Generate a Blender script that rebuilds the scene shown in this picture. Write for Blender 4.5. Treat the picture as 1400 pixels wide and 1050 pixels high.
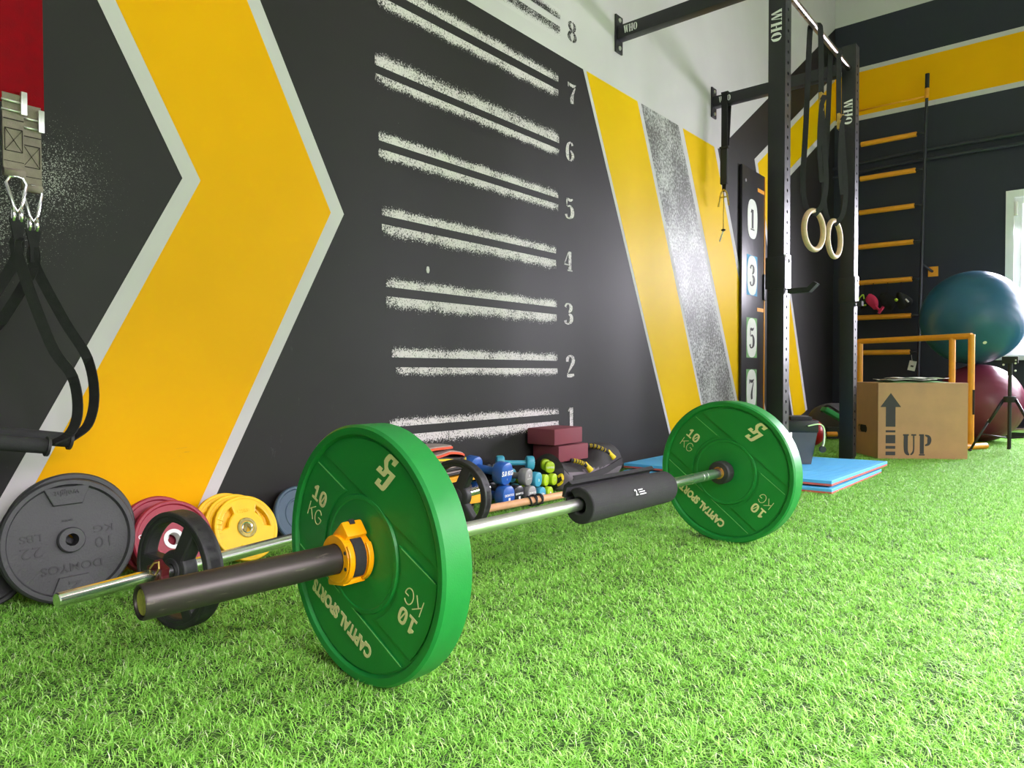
import bpy, bmesh, math, random
from mathutils import Vector, Matrix, Euler
import numpy as np

for o in list(bpy.data.objects): bpy.data.objects.remove(o)
SC = bpy.context.scene
COL = SC.collection
PI = math.pi
R = math.radians
random.seed(7)

# ------------------------------------------------------------------ camera
CAM_H = 0.54
YAW, PITCH = R(39.6), math.atan(16 / 963.0)
fw = Vector((-math.sin(YAW) * math.cos(PITCH), math.cos(YAW) * math.cos(PITCH), -math.sin(PITCH)))
rt = Vector((math.cos(YAW), math.sin(YAW), 0))
up = rt.cross(fw)
cd = bpy.data.cameras.new('camera')
cam = bpy.data.objects.new('camera', cd)
COL.objects.link(cam)
cam.matrix_world = Matrix(((rt.x, up.x, -fw.x, 0), (rt.y, up.y, -fw.y, 0), (rt.z, up.z, -fw.z, CAM_H), (0, 0, 0, 1)))
cd.sensor_width = 36.0
cd.lens = 963.0 / 1400.0 * 36.0
cd.clip_start = 0.02
SC.camera = cam

# ------------------------------------------------------------------ view + world
vs = SC.view_settings
vs.view_transform = 'Standard'; vs.look = 'None'; vs.exposure = 0.28; vs.gamma = 1.0
vs.use_curve_mapping = False
wd = bpy.data.worlds.new('world'); SC.world = wd; wd.use_nodes = True
bgn = wd.node_tree.nodes['Background']
bgn.inputs[0].default_value = (0.95, 0.95, 1.0, 1); bgn.inputs[1].default_value = 2.5

# room dimensions
WX, BY, RX, FY, CZ = -2.02, 7.47, 2.6, -2.4, 4.7
# windows: (lo, hi, z0, z1)
WIN_BACK = [(-0.61, 0.75, 0.69, 2.11), (1.05, 2.41, 0.69, 2.11)]
WIN_RIGHT = [(-0.9, 1.1, 0.45, 2.6), (1.7, 3.7, 0.45, 2.6)]

def area(name, loc, rot, sx, sy, power, col, spread=150):
    l = bpy.data.lights.new(name, 'AREA'); l.shape = 'RECTANGLE'; l.size = sx; l.size_y = sy
    l.energy = power; l.color = col; l.spread = R(spread)
    o = bpy.data.objects.new(name, l); COL.objects.link(o); o.location = loc; o.rotation_euler = rot
    return o
DAY = (1.0, 0.90, 1.0)
DAY_N = (0.92, 0.88, 1.0)
TILT = 32                                                              # daylight comes down from the sky
for i, (a, b, c, d) in enumerate(WIN_BACK):
    area('daylight_back', ((a + b) / 2, BY + 0.24, (c + d) / 2), (R(-90 + TILT), 0, 0), b - a - 0.1, d - c - 0.1, 175, DAY_N, 146)
for i, (a, b, c, d) in enumerate(WIN_RIGHT):
    area('daylight_right', (RX + 0.24, (a + b) / 2, (c + d) / 2), (0, R(90 - 67), 0), d - c - 0.1, b - a - 0.1, 335, DAY, 108)

# ------------------------------------------------------------------ materials
MATS = {}
def srgb(r, g, b):
    f = lambda c: (c / 255 / 12.92) if c / 255 <= 0.04045 else ((c / 255 + 0.055) / 1.055) ** 2.4
    return (f(r), f(g), f(b))
def newmat(name):
    m = bpy.data.materials.new(name); m.use_nodes = True
    nt = m.node_tree; b = nt.nodes['Principled BSDF']
    MATS[name] = m
    return m, nt, b
def N(nt, t, **kw):
    n = nt.nodes.new(t)
    for k, v in kw.items(): setattr(n, k, v)
    return n
def mixc(nt, fac, a, b):
    n = N(nt, 'ShaderNodeMix', data_type='RGBA')
    for s, v in ((n.inputs[0], fac), (n.inputs[6], a), (n.inputs[7], b)):
        if isinstance(v, (tuple, list)): s.default_value = (*v[:3], 1)
        elif isinstance(v, (int, float)): s.default_value = v
        else: nt.links.new(v, s)
    return n.outputs[2]
def math_n(nt, op, a, b=None, clamp=False):
    n = N(nt, 'ShaderNodeMath', operation=op); n.use_clamp = clamp
    for s, v in ((n.inputs[0], a), (n.inputs[1], b)):
        if v is None: continue
        if isinstance(v, (int, float)): s.default_value = v
        else: nt.links.new(v, s)
    return n.outputs[0]
def maprange(nt, v, a, b, c=0.0, d=1.0):
    n = N(nt, 'ShaderNodeMapRange'); nt.links.new(v, n.inputs[0])
    for i, x in zip((1, 2, 3, 4), (a, b, c, d)): n.inputs[i].default_value = x
    return n.outputs[0]
def noise(nt, vec, scale, detail=4, rough=0.55):
    n = N(nt, 'ShaderNodeTexNoise'); n.inputs['Scale'].default_value = scale
    n.inputs['Detail'].default_value = detail; n.inputs['Roughness'].default_value = rough
    if vec is not None: nt.links.new(vec, n.inputs['Vector'])
    return n.outputs['Fac']
def coord(nt, which='Object'):
    return N(nt, 'ShaderNodeTexCoord').outputs[which]
def mat(name, col, rough=0.5, metal=0.0, var=0.12, vs_=9.0, bump=0.0, bs=120.0, spec=0.5, coat=0.0):
    if name in MATS: return MATS[name]
    m, nt, b = newmat(name)
    co = coord(nt)
    nz = noise(nt, co, vs_)
    dark = tuple(c * (1 - var) for c in col); lite = tuple(min(1, c * (1 + var)) for c in col)
    nt.links.new(mixc(nt, maprange(nt, nz, 0.3, 0.7), dark, lite), b.inputs['Base Color'])
    nt.links.new(maprange(nt, nz, 0.3, 0.7, max(0, rough - 0.06), min(1, rough + 0.06)), b.inputs['Roughness'])
    b.inputs['Metallic'].default_value = metal
    b.inputs['Specular IOR Level'].default_value = spec
    if coat: b.inputs['Coat Weight'].default_value = coat
    if bump:
        bn = N(nt, 'ShaderNodeBump'); bn.inputs['Strength'].default_value = bump; bn.inputs['Distance'].default_value = 0.002
        nt.links.new(noise(nt, co, bs, 3), bn.inputs['Height']); nt.links.new(bn.outputs[0], b.inputs['Normal'])
    return m

C_DARK = srgb(37, 35, 35)
C_WHITE = srgb(207, 202, 205)
C_YEL = srgb(242, 176, 0)
def dark_wall_color(nt, co):
    big = noise(nt, co, 1.7, 3)
    c = mixc(nt, maprange(nt, big, 0.35, 0.7), tuple(x * 0.86 for x in C_DARK), tuple(x * 1.12 for x in C_DARK))
    # faint scuffs
    mp = N(nt, 'ShaderNodeMapping'); mp.inputs['Scale'].default_value = (6, 6, 2.2); nt.links.new(co, mp.inputs[0])
    sc = noise(nt, mp.outputs[0], 5, 8, 0.75)
    lo = noise(nt, co, 2.6, 2)
    s = math_n(nt, 'MULTIPLY', maprange(nt, sc, 0.63, 0.75), maprange(nt, lo, 0.5, 0.7))
    c = mixc(nt, math_n(nt, 'MULTIPLY', s, 0.22), c, (0.25, 0.25, 0.25))
    # tiny white flecks
    v = noise(nt, co, 210, 2)
    f = math_n(nt, 'MULTIPLY', maprange(nt, v, 0.765, 0.79), maprange(nt, noise(nt, co, 3.1, 2), 0.5, 0.62))
    return mixc(nt, math_n(nt, 'MULTIPLY', f, 0.5), c, (0.5, 0.5, 0.48))
def mk_dark(name='dark_paint', tint=None):
    m, nt, b = newmat(name); co = coord(nt)
    c = dark_wall_color(nt, co)
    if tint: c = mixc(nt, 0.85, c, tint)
    # chalk spatter beside the hanging straps
    def cloud(p, r):
        d = N(nt, 'ShaderNodeVectorMath', operation='DISTANCE'); nt.links.new(co, d.inputs[0]); d.inputs[1].default_value = p
        return maprange(nt, d.outputs['Value'], 0.02, r, 1, 0)
    cl = math_n(nt, 'MAXIMUM', cloud((WX, 0.63, 1.02), 0.27), cloud((WX, 0.50, 0.93), 0.30))
    sp = noise(nt, co, 330, 3, 0.7)
    thr = math_n(nt, 'SUBTRACT', sp, math_n(nt, 'SUBTRACT', 0.79, math_n(nt, 'MULTIPLY', cl, 0.26)))
    c = mixc(nt, math_n(nt, 'MULTIPLY', maprange(nt, thr, 0.0, 0.04), 0.75), c, (0.55, 0.55, 0.52))
    nt.links.new(c, b.inputs['Base Color']); b.inputs['Roughness'].default_value = 0.55; b.inputs['Specular IOR Level'].default_value = 0.3
    bn = N(nt, 'ShaderNodeBump'); bn.inputs['Strength'].default_value = 0.12; bn.inputs['Distance'].default_value = 0.002
    nt.links.new(noise(nt, co, 90, 4), bn.inputs['Height']); nt.links.new(bn.outputs[0], b.inputs['Normal'])
mk_dark(); mk_dark('dark_paint_far', srgb(46, 49, 62))  # far copy: bluish cast of the window light mixed into the paint
def mk_wall(name, col, marks=0.0, rough=0.6):
    m, nt, b = newmat(name); co = coord(nt)
    c = mixc(nt, maprange(nt, noise(nt, co, 2.2, 3), 0.3, 0.7), tuple(x * 0.93 for x in col), col)
    mp = N(nt, 'ShaderNodeMapping'); mp.inputs['Scale'].default_value = (3, 2, 12); nt.links.new(co, mp.inputs[0])
    s = math_n(nt, 'MULTIPLY', maprange(nt, noise(nt, mp.outputs[0], 6, 6, 0.7), 0.66, 0.74), maprange(nt, noise(nt, co, 2.0, 2), 0.5, 0.65))
    c = mixc(nt, math_n(nt, 'MULTIPLY', s, marks), c, (0.16, 0.14, 0.12))
    nt.links.new(c, b.inputs['Base Color']); b.inputs['Roughness'].default_value = rough; b.inputs['Specular IOR Level'].default_value = 0.1
    bn = N(nt, 'ShaderNodeBump'); bn.inputs['Strength'].default_value = 0.1; bn.inputs['Distance'].default_value = 0.002
    nt.links.new(noise(nt, co, 80, 4), bn.inputs['Height']); nt.links.new(bn.outputs[0], b.inputs['Normal'])
mk_wall('plaster_white', C_WHITE, 0.0, 0.8)
mk_wall('paint_white', C_WHITE, 0.25)
mk_wall('paint_yellow', C_YEL, 0.3, 0.45)
mk_wall('paint_yellow_back', C_YEL, 0.1, 0.5)
mk_wall('paint_yellow_limecast', srgb(234, 188, 0), 0.2, 0.45)  # same yellow with the lime cast of the light put into the colour
def mk_sponge(name, under_dark=True):
    """rough sponge paint: UV v = 0 at the taped edge, 1 at the ragged edge"""
    m, nt, b = newmat(name); co = coord(nt)
    uv = N(nt, 'ShaderNodeTexCoord').outputs['UV']
    sx = N(nt, 'ShaderNodeSeparateXYZ'); nt.links.new(uv, sx.inputs[0])
    base = dark_wall_color(nt, co) if under_dark else None
    hf = noise(nt, co, 150, 6, 0.8); lf = noise(nt, co, 14, 2)
    n2 = math_n(nt, 'ADD', math_n(nt, 'MULTIPLY', hf, 2.4), math_n(nt, 'MULTIPLY', lf, 0.5))
    edge = maprange(nt, sx.outputs[1], 0.40, 1.0, 0.0, 0.62)
    ends = math_n(nt, 'MULTIPLY', maprange(nt, math_n(nt, 'ABSOLUTE', math_n(nt, 'SUBTRACT', sx.outputs[0], 0.5)), 0.46, 0.5), 0.16)
    k = math_n(nt, 'SUBTRACT', math_n(nt, 'SUBTRACT', n2, edge), ends)
    fac = maprange(nt, k, 1.28, 1.36)
    wcol, dcol = srgb(216, 208, 210), C_DARK
    c = mixc(nt, fac, base if under_dark else C_WHITE, wcol if under_dark else tuple(x * 0.6 for x in dcol))
    nt.links.new(c, b.inputs['Base Color']); b.inputs['Roughness'].default_value = 0.55; b.inputs['Specular IOR Level'].default_value = 0.3
mk_sponge('sponge_white'); mk_sponge('sponge_black', False)
def mk_greystrip():
    m, nt, b = newmat('sponged_grey'); co = coord(nt)
    a = noise(nt, co, 60, 6, 0.75); l = noise(nt, co, 4, 2)
    f = maprange(nt, math_n(nt, 'ADD', a, math_n(nt, 'MULTIPLY', l, 0.35)), 0.62, 0.82)
    nt.links.new(mixc(nt, f, srgb(92, 90, 90), srgb(205, 205, 205)), b.inputs['Base Color']); b.inputs['Roughness'].default_value = 0.45
mk_greystrip()

mat('black_paint', srgb(29, 30, 34), 0.38, 0, 0.1, 20)
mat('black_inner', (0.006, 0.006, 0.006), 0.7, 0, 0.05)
mat('rubber_black', srgb(44, 44, 45), 0.55, 0, 0.12, 14, 0.25, 200)
mat('iron_grey', srgb(54, 55, 57), 0.5, 0, 0.1, 10, 0.35, 260)
mat('iron_text', srgb(38, 39, 41), 0.5, 0, 0.05, 10)
mat('plate_green', srgb(22, 128, 52), 0.42, 0, 0.05, 12, 0.12, 380)
mat('plate_print', srgb(226, 214, 160), 0.6, 0, 0.05)
mat('plate_edge_glint', srgb(120, 190, 110), 0.5, 0, 0.05)
mat('plate_red', srgb(150, 34, 54), 0.45, 0, 0.08, 12, 0.1, 300)
mat('collar_red', srgb(84, 18, 26), 0.4)
mat('plate_yellow', srgb(240, 190, 10), 0.4, 0, 0.08, 14)
mat('plate_bluegrey', srgb(64, 86, 104), 0.5, 0, 0.08, 12)
mat('print_white', srgb(235, 235, 235), 0.55, 0, 0.04)
mat('clamp_orange', srgb(255, 165, 0), 0.38, 0, 0.04, 20)
mat('chrome', (0.85, 0.86, 0.87), 0.17, 1.0, 0.01, 2)
mat('steel_satin', (0.86, 0.86, 0.85), 0.3, 1.0, 0.01, 2)
mat('brass', srgb(200, 175, 95), 0.35, 0.9, 0.2, 40)
mat('sticker_gold', srgb(165, 150, 80), 0.5, 0.2, 0.5, 60)
mat('foam_black', srgb(40, 40, 42), 0.85, 0, 0.1, 30, 0.3, 300)
mat('webbing_black', srgb(17, 17, 18), 0.8, 0, 0.15, 60, 0.3, 500)
mat('webbing_grey', srgb(140, 128, 118), 0.85, 0, 0.12, 60, 0.4, 500)
mat('webbing_red', srgb(132, 3, 16), 0.85, 0, 0.1, 40, 0.25, 420, 0.15)
mat('thread_dark', srgb(40, 34, 30), 0.9)
mat('wood_ring', srgb(205, 175, 140), 0.5, 0, 0.15, 30)
mat('wood_stick', srgb(216, 164, 122), 0.45, 0, 0.1, 20)
mat('maroon_foam', srgb(126, 58, 70), 0.8, 0, 0.06, 20, 0.2, 220)
mat('bag_black', srgb(52, 50, 52), 0.8, 0, 0.12, 20, 0.35, 120)
mat('bag_grey', srgb(112, 104, 112), 0.8, 0, 0.12, 14, 0.4, 90)
mat('accent_yellow', srgb(225, 195, 25), 0.6)
mat('mat_blue', srgb(84, 176, 228), 0.6, 0, 0.06, 14, 0.5, 180)
mat('mat_red', srgb(205, 96, 84), 0.7)
mat('ply', srgb(178, 136, 94), 0.6, 0, 0.1, 7, 0.1, 60)
mat('stencil_black', srgb(44, 42, 42), 0.6, 0, 0.08)
mat('frame_orange', srgb(240, 160, 40), 0.4, 0, 0.06, 12)
mat('ball_blue', srgb(36, 92, 126), 0.34, 0, 0.06, 6)
mat('ball_purple', srgb(112, 40, 66), 0.34, 0, 0.06, 6)
mat('ball_red', srgb(200, 28, 36), 0.3, 0, 0.06, 6)
mat('board_dark', srgb(42, 42, 46), 0.36, 0, 0.05, 3)
mat('paper_white', srgb(226, 228, 222), 0.7, 0, 0.05)
mat('paper_blue', srgb(70, 150, 195), 0.7)
mat('paper_green', srgb(120, 170, 110), 0.7)
mat('plastic_grey', srgb(84, 84, 88), 0.5)
mat('window_white', srgb(238, 238, 240), 0.4, 0, 0.03)
mat('sill_white', srgb(232, 232, 234), 0.4, 0, 0.03)
mat('db_blue', srgb(38, 92, 176), 0.35, 0, 0.06, 20)
mat('db_black', srgb(28, 30, 36), 0.3, 0, 0.06, 20)
mat('db_grey', srgb(140, 140, 138), 0.4, 0, 0.06, 20)
mat('db_teal', srgb(64, 158, 186), 0.4, 0, 0.06, 20)
mat('db_lime', srgb(176, 208, 30), 0.4, 0, 0.06, 20)
mat('pad_grey', srgb(160, 148, 140), 0.8, 0, 0.1, 30, 0.3, 200)
mat('pad_dark', srgb(62, 58, 58), 0.85)
mat('pad_orange', srgb(235, 84, 46), 0.6)
mat('pad_yellow', srgb(228, 200, 30), 0.6)
mat('pad_amber', srgb(238, 168, 20), 0.6)
mat('pink_cloth', srgb(215, 50, 95), 0.8)
mat('lime_cloth', srgb(190, 225, 70), 0.8)
mat('step_green', srgb(56, 168, 100), 0.6)
mat('ceiling_white', srgb(225, 222, 216), 0.8, 0, 0.03)
mat('pipe_dark', srgb(46, 48, 58), 0.4)
mat('floor_dark', srgb(40, 72, 22), 0.9, 0, 0.2, 20)
mat('skirting', srgb(52, 52, 58), 0.5)
mat('tag_white', srgb(225, 225, 220), 0.6)
mat('bar_steel_warm', (0.42, 0.36, 0.33), 0.28, 1.0, 0.02, 2)  # steel, with its warm reflection put into the base colour
mat('copper', srgb(215, 150, 70), 0.3, 0.8, 0.1)
def mk_glass():
    m, nt, b = newmat('window_glass')
    out = nt.nodes['Material Output']
    tr = N(nt, 'ShaderNodeBsdfTransparent'); gl = N(nt, 'ShaderNodeBsdfGlossy'); gl.inputs['Roughness'].default_value = 0.02
    mx = N(nt, 'ShaderNodeMixShader'); mx.inputs[0].default_value = 0.05
    nt.links.new(tr.outputs[0], mx.inputs[1]); nt.links.new(gl.outputs[0], mx.inputs[2]); nt.links.new(mx.outputs[0], out.inputs[0])
mk_glass()
def mk_sleeve():
    m, nt, b = newmat('sleeve_steel'); co = coord(nt)
    mp = N(nt, 'ShaderNodeMapping'); mp.inputs['Scale'].default_value = (30, 4, 30); nt.links.new(co, mp.inputs[0])
    w = noise(nt, mp.outputs[0], 3.0, 8, 0.75)
    f = maprange(nt, w, 0.62, 0.72)
    nt.links.new(mixc(nt, f, srgb(62, 57, 54), srgb(120, 110, 102)), b.inputs['Base Color'])
    b.inputs['Metallic'].default_value = 0.55; b.inputs['Roughness'].default_value = 0.42
mk_sleeve()
def mk_grass():
    m, nt, b = newmat('grass_blade')
    at = N(nt, 'ShaderNodeAttribute'); at.attribute_name = 'tone'
    ramp = N(nt, 'ShaderNodeValToRGB'); nt.links.new(at.outputs['Fac'], ramp.inputs[0])
    e = ramp.color_ramp.elements
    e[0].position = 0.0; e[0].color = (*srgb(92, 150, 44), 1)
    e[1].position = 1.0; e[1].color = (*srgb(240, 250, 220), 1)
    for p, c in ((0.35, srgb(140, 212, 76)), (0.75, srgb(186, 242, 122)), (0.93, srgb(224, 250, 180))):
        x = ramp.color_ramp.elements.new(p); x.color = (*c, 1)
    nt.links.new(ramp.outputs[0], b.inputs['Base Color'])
    b.inputs['Roughness'].default_value = 0.4; b.inputs['Specular IOR Level'].default_value = 0.6
    tl = N(nt, 'ShaderNodeBsdfTranslucent'); nt.links.new(ramp.outputs[0], tl.inputs[0])
    mx = N(nt, 'ShaderNodeMixShader'); mx.inputs[0].default_value = 0.3
    nt.links.new(b.outputs[0], mx.inputs[1]); nt.links.new(tl.outputs[0], mx.inputs[2])
    nt.links.new(mx.outputs[0], nt.nodes['Material Output'].inputs[0])
mk_grass()
def mk_emit(name, col, s):
    m, nt, b = newmat(name)
    b.inputs['Emission Color'].default_value = (*col, 1); b.inputs['Emission Strength'].default_value = s
    b.inputs['Base Color'].default_value = (0.8, 0.8, 0.8, 1)
mk_emit('lamp_glow', (1.0, 0.70, 0.82), 8.5)

# ------------------------------------------------------------------ mesh helpers
class MB:
    def __init__(s): s.v = []; s.f = []; s.sm = []; s.mi = []
    def add(s, vs_, fs, M=None, smooth=False, mi=0):
        o = len(s.v)
        s.v += [tuple((M @ Vector(p)) if M is not None else p) for p in vs_]
        for f in fs: s.f.append([o + i for i in f]); s.sm.append(smooth); s.mi.append(mi)
        return s
    def box(s, x0, x1, y0, y1, z0, z1, M=None, mi=0, bev=0.0):
        if bev:
            bm = bmesh.new(); bmesh.ops.create_cube(bm, size=1)
            for v in bm.verts: v.co = Vector(((x0 + x1) / 2 + v.co.x * (x1 - x0), (y0 + y1) / 2 + v.co.y * (y1 - y0), (z0 + z1) / 2 + v.co.z * (z1 - z0)))
            bmesh.ops.bevel(bm, geom=list(bm.edges), offset=bev, segments=2, profile=0.6, affect='EDGES')
            bm.verts.index_update()
            s.add([tuple(v.co) for v in bm.verts], [[v.index for v in f.verts] for f in bm.faces], M, True if bev else False, mi); bm.free(); return s
        vs_ = [(x, y, z) for x in (x0, x1) for y in (y0, y1) for z in (z0, z1)]
        return s.add(vs_, [(0, 1, 3, 2), (4, 6, 7, 5), (0, 4, 5, 1), (2, 3, 7, 6), (0, 2, 6, 4), (1, 5, 7, 3)], M, False, mi)
    def lathe(s, prof, n=48, M=None, mi=0, axis='y', smooth=True):
        """prof: (radius, along) pairs, turned about the local y axis (or z)"""
        vs_, fs = [], []
        for r, h in prof:
            for k in range(n):
                a = 2 * PI * k / n
                vs_.append((r * math.cos(a), h, r * math.sin(a)) if axis == 'y' else (r * math.cos(a), r * math.sin(a), h))
        m = len(prof)
        for i in range(m - 1):
            for k in range(n):
                q = (i * n + k, i * n + (k + 1) % n, (i + 1) * n + (k + 1) % n, (i + 1) * n + k)
                fs.append(q if axis == 'z' else q[::-1])
        return s.add(vs_, fs, M, smooth, mi)
    def tube(s, pts, r, n=10, M=None, mi=0, cap=True, closed=False):
        pts = [Vector(p) for p in pts]; rr = r if isinstance(r, (list, tuple)) else [r] * len(pts)
        vs_, fs = [], []; m = len(pts); ref = None
        for i, p in enumerate(pts):
            if closed: t = pts[(i + 1) % m] - pts[i - 1]
            else: t = pts[min(i + 1, m - 1)] - pts[max(i - 1, 0)]
            t.normalize()
            if ref is None:
                ref = t.orthogonal().normalized()
            ref = (ref - t * ref.dot(t)).normalized(); b = t.cross(ref)
            for k in range(n):
                a = 2 * PI * k / n
                vs_.append(tuple(p + (ref * math.cos(a) + b * math.sin(a)) * rr[i]))
        for i in range(m if closed else m - 1):
            j = (i + 1) % m
            for k in range(n): fs.append((i * n + k, i * n + (k + 1) % n, j * n + (k + 1) % n, j * n + k))
        s.add(vs_, fs, M, True, mi)
        if cap and not closed:
            o = len(s.v) - len(vs_)
            s.f.append([o + k for k in range(n)][::-1]); s.sm.append(False); s.mi.append(mi)
            s.f.append([o + (m - 1) * n + k for k in range(n)]); s.sm.append(False); s.mi.append(mi)
        return s
    def ribbon(s, pts, w, t, wdir, M=None, mi=0):
        """flat strap along pts; wdir = width direction (vector or list)"""
        pts = [Vector(p) for p in pts]; m = len(pts); vs_, fs = [], []
        for i, p in enumerate(pts):
            tg = (pts[min(i + 1, m - 1)] - pts[max(i - 1, 0)]).normalized()
            wd_ = Vector(wdir[i] if isinstance(wdir, list) else wdir)
            wd_ = (wd_ - tg * wd_.dot(tg)).normalized(); nn = tg.cross(wd_)
            ww = w[i] if isinstance(w, (list, tuple)) else w
            for a, b in ((-1, -1), (1, -1), (1, 1), (-1, 1)): vs_.append(tuple(p + wd_ * a * ww / 2 + nn * b * t / 2))
        for i in range(m - 1):
            for k in range(4): fs.append((i * 4 + k, i * 4 + (k + 1) % 4, i * 4 + 4 + (k + 1) % 4, i * 4 + 4 + k))
        fs += [(3, 2, 1, 0), ((m - 1) * 4, (m - 1) * 4 + 1, (m - 1) * 4 + 2, (m - 1) * 4 + 3)]
        return s.add(vs_, fs, M, False, mi)
    def sphere(s, c, r, n=24, M=None, mi=0, sc=(1, 1, 1)):
        vs_, fs = [], []; h = n // 2
        for i in range(h + 1):
            th = PI * i / h
            for k in range(n):
                a = 2 * PI * k / n
                vs_.append((c[0] + r * sc[0] * math.sin(th) * math.cos(a), c[1] + r * sc[1] * math.sin(th) * math.sin(a), c[2] + r * sc[2] * math.cos(th)))
        for i in range(h):
            for k in range(n): fs.append((i * n + k, (i + 1) * n + k, (i + 1) * n + (k + 1) % n, i * n + (k + 1) % n))
        return s.add(vs_, fs, M, True, mi)
    def mesh(s, m, M=None, mi=0, smooth=False):
        return s.add([tuple(v.co) for v in m.vertices], [list(p.vertices) for p in m.polygons], M, smooth, mi)
    def build(s, name, mats, parent=None, auto=35):
        me = bpy.data.meshes.new(name); me.from_pydata(s.v, [], s.f)
        for m in (mats if isinstance(mats, (list, tuple)) else [mats]): me.materials.append(MATS[m])
        me.polygons.foreach_set('use_smooth', s.sm); me.polygons.foreach_set('material_index', s.mi)
        bm = bmesh.new(); bm.from_mesh(me)
        bmesh.ops.remove_doubles(bm, verts=bm.verts, dist=1e-6)
        bmesh.ops.recalc_face_normals(bm, faces=bm.faces)
        for e in bm.edges:
            if len(e.link_faces) == 2 and e.calc_face_angle(0) > R(auto): e.smooth = False
        bm.to_mesh(me); bm.free(); me.update()
        o = bpy.data.objects.new(name, me); COL.objects.link(o)
        if parent is not None: o.parent = parent
        return o
def setp(o, label=None, cat=None, group=None, kind=None):
    if label: o['label'] = label
    if cat: o['category'] = cat
    if group: o['group'] = group
    if kind: o['kind'] = kind
    return o
def thing(name, label, cat, M=None, group=None):
    o = bpy.data.objects.new(name, None); COL.objects.link(o); o.empty_display_size = 0.05
    if M is not None: o.matrix_world = M if isinstance(M, Matrix) else Matrix.Translation(M)
    return setp(o, label, cat, group)
def copy_tree(o, parent=None):
    c = o.copy(); COL.objects.link(c); c.parent = parent
    if parent is not None: c.matrix_parent_inverse = o.matrix_parent_inverse.copy()
    for ch in list(o.children): copy_tree(ch, c)
    return c
def T(x, y, z): return Matrix.Translation((x, y, z))
def RZ(a): return Matrix.Rotation(a, 4, 'Z')
def RX_(a): return Matrix.Rotation(a, 4, 'X')
def RY_(a): return Matrix.Rotation(a, 4, 'Y')
def frame(o, u, v):
    """matrix with local x = u, y = v, z = u x v at origin o"""
    u = Vector(u).normalized(); v = Vector(v).normalized(); w = u.cross(v)
    return Matrix(((u.x, v.x, w.x, o[0]), (u.y, v.y, w.y, o[1]), (u.z, v.z, w.z, o[2]), (0, 0, 0, 1)))
DG = None
def curve_mesh(cu):
    ob = bpy.data.objects.new('tmp', cu); COL.objects.link(ob)
    dg = bpy.context.evaluated_depsgraph_get()
    m = bpy.data.meshes.new_from_object(ob.evaluated_get(dg))
    bpy.data.objects.remove(ob); return m
def shape(loops, depth, bev=0.0):
    """2D loops (outer + holes) filled and extruded from z=0 to z=depth"""
    cu = bpy.data.curves.new('tmp', 'CURVE'); cu.dimensions = '2D'; cu.fill_mode = 'BOTH'
    cu.extrude = max(depth / 2 - bev, 1e-5); cu.bevel_depth = bev; cu.bevel_resolution = 1
    if bev: cu.offset = -bev
    for lp in loops:
        sp = cu.splines.new('POLY'); sp.points.add(len(lp) - 1)
        for p, q in zip(sp.points, lp): p.co = (q[0], q[1], 0, 1)
        sp.use_cyclic_u = True
    m = curve_mesh(cu); bpy.data.curves.remove(cu)
    for v in m.vertices: v.co.z += depth / 2
    return m
def text(s, size, depth=0.0008, bold=0.0, sx=1.0, align='CENTER', space=1.0):
    cu = bpy.data.curves.new('tmp', 'FONT'); cu.body = s; cu.size = size; cu.extrude = depth / 2; cu.offset = bold
    cu.align_x = align; cu.align_y = 'CENTER'; cu.resolution_u = 3; cu.space_character = space
    m = curve_mesh(cu); bpy.data.curves.remove(cu)
    for v in m.vertices: v.co.x *= sx; v.co.z += depth / 2
    return m
def circ(r, n=40, c=(0, 0), a0=0.0, a1=2 * PI, end=False):
    return [(c[0] + r * math.cos(a0 + (a1 - a0) * k / (n - 1 if end else n)), c[1] + r * math.sin(a0 + (a1 - a0) * k / (n - 1 if end else n))) for k in range(n)]
def spline(pts, n=6):
    P = [Vector(p) for p in pts]; out = []
    for i in range(len(P) - 1):
        a = P[max(i - 1, 0)]; b = P[i]; c = P[i + 1]; d = P[min(i + 2, len(P) - 1)]
        for k in range(n):
            t = k / n
            out.append(0.5 * ((2 * b) + (c - a) * t + (2 * a - 5 * b + 4 * c - d) * t * t + (3 * b - a - 3 * c + d) * t ** 3))
    out.append(P[-1]); return out

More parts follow.
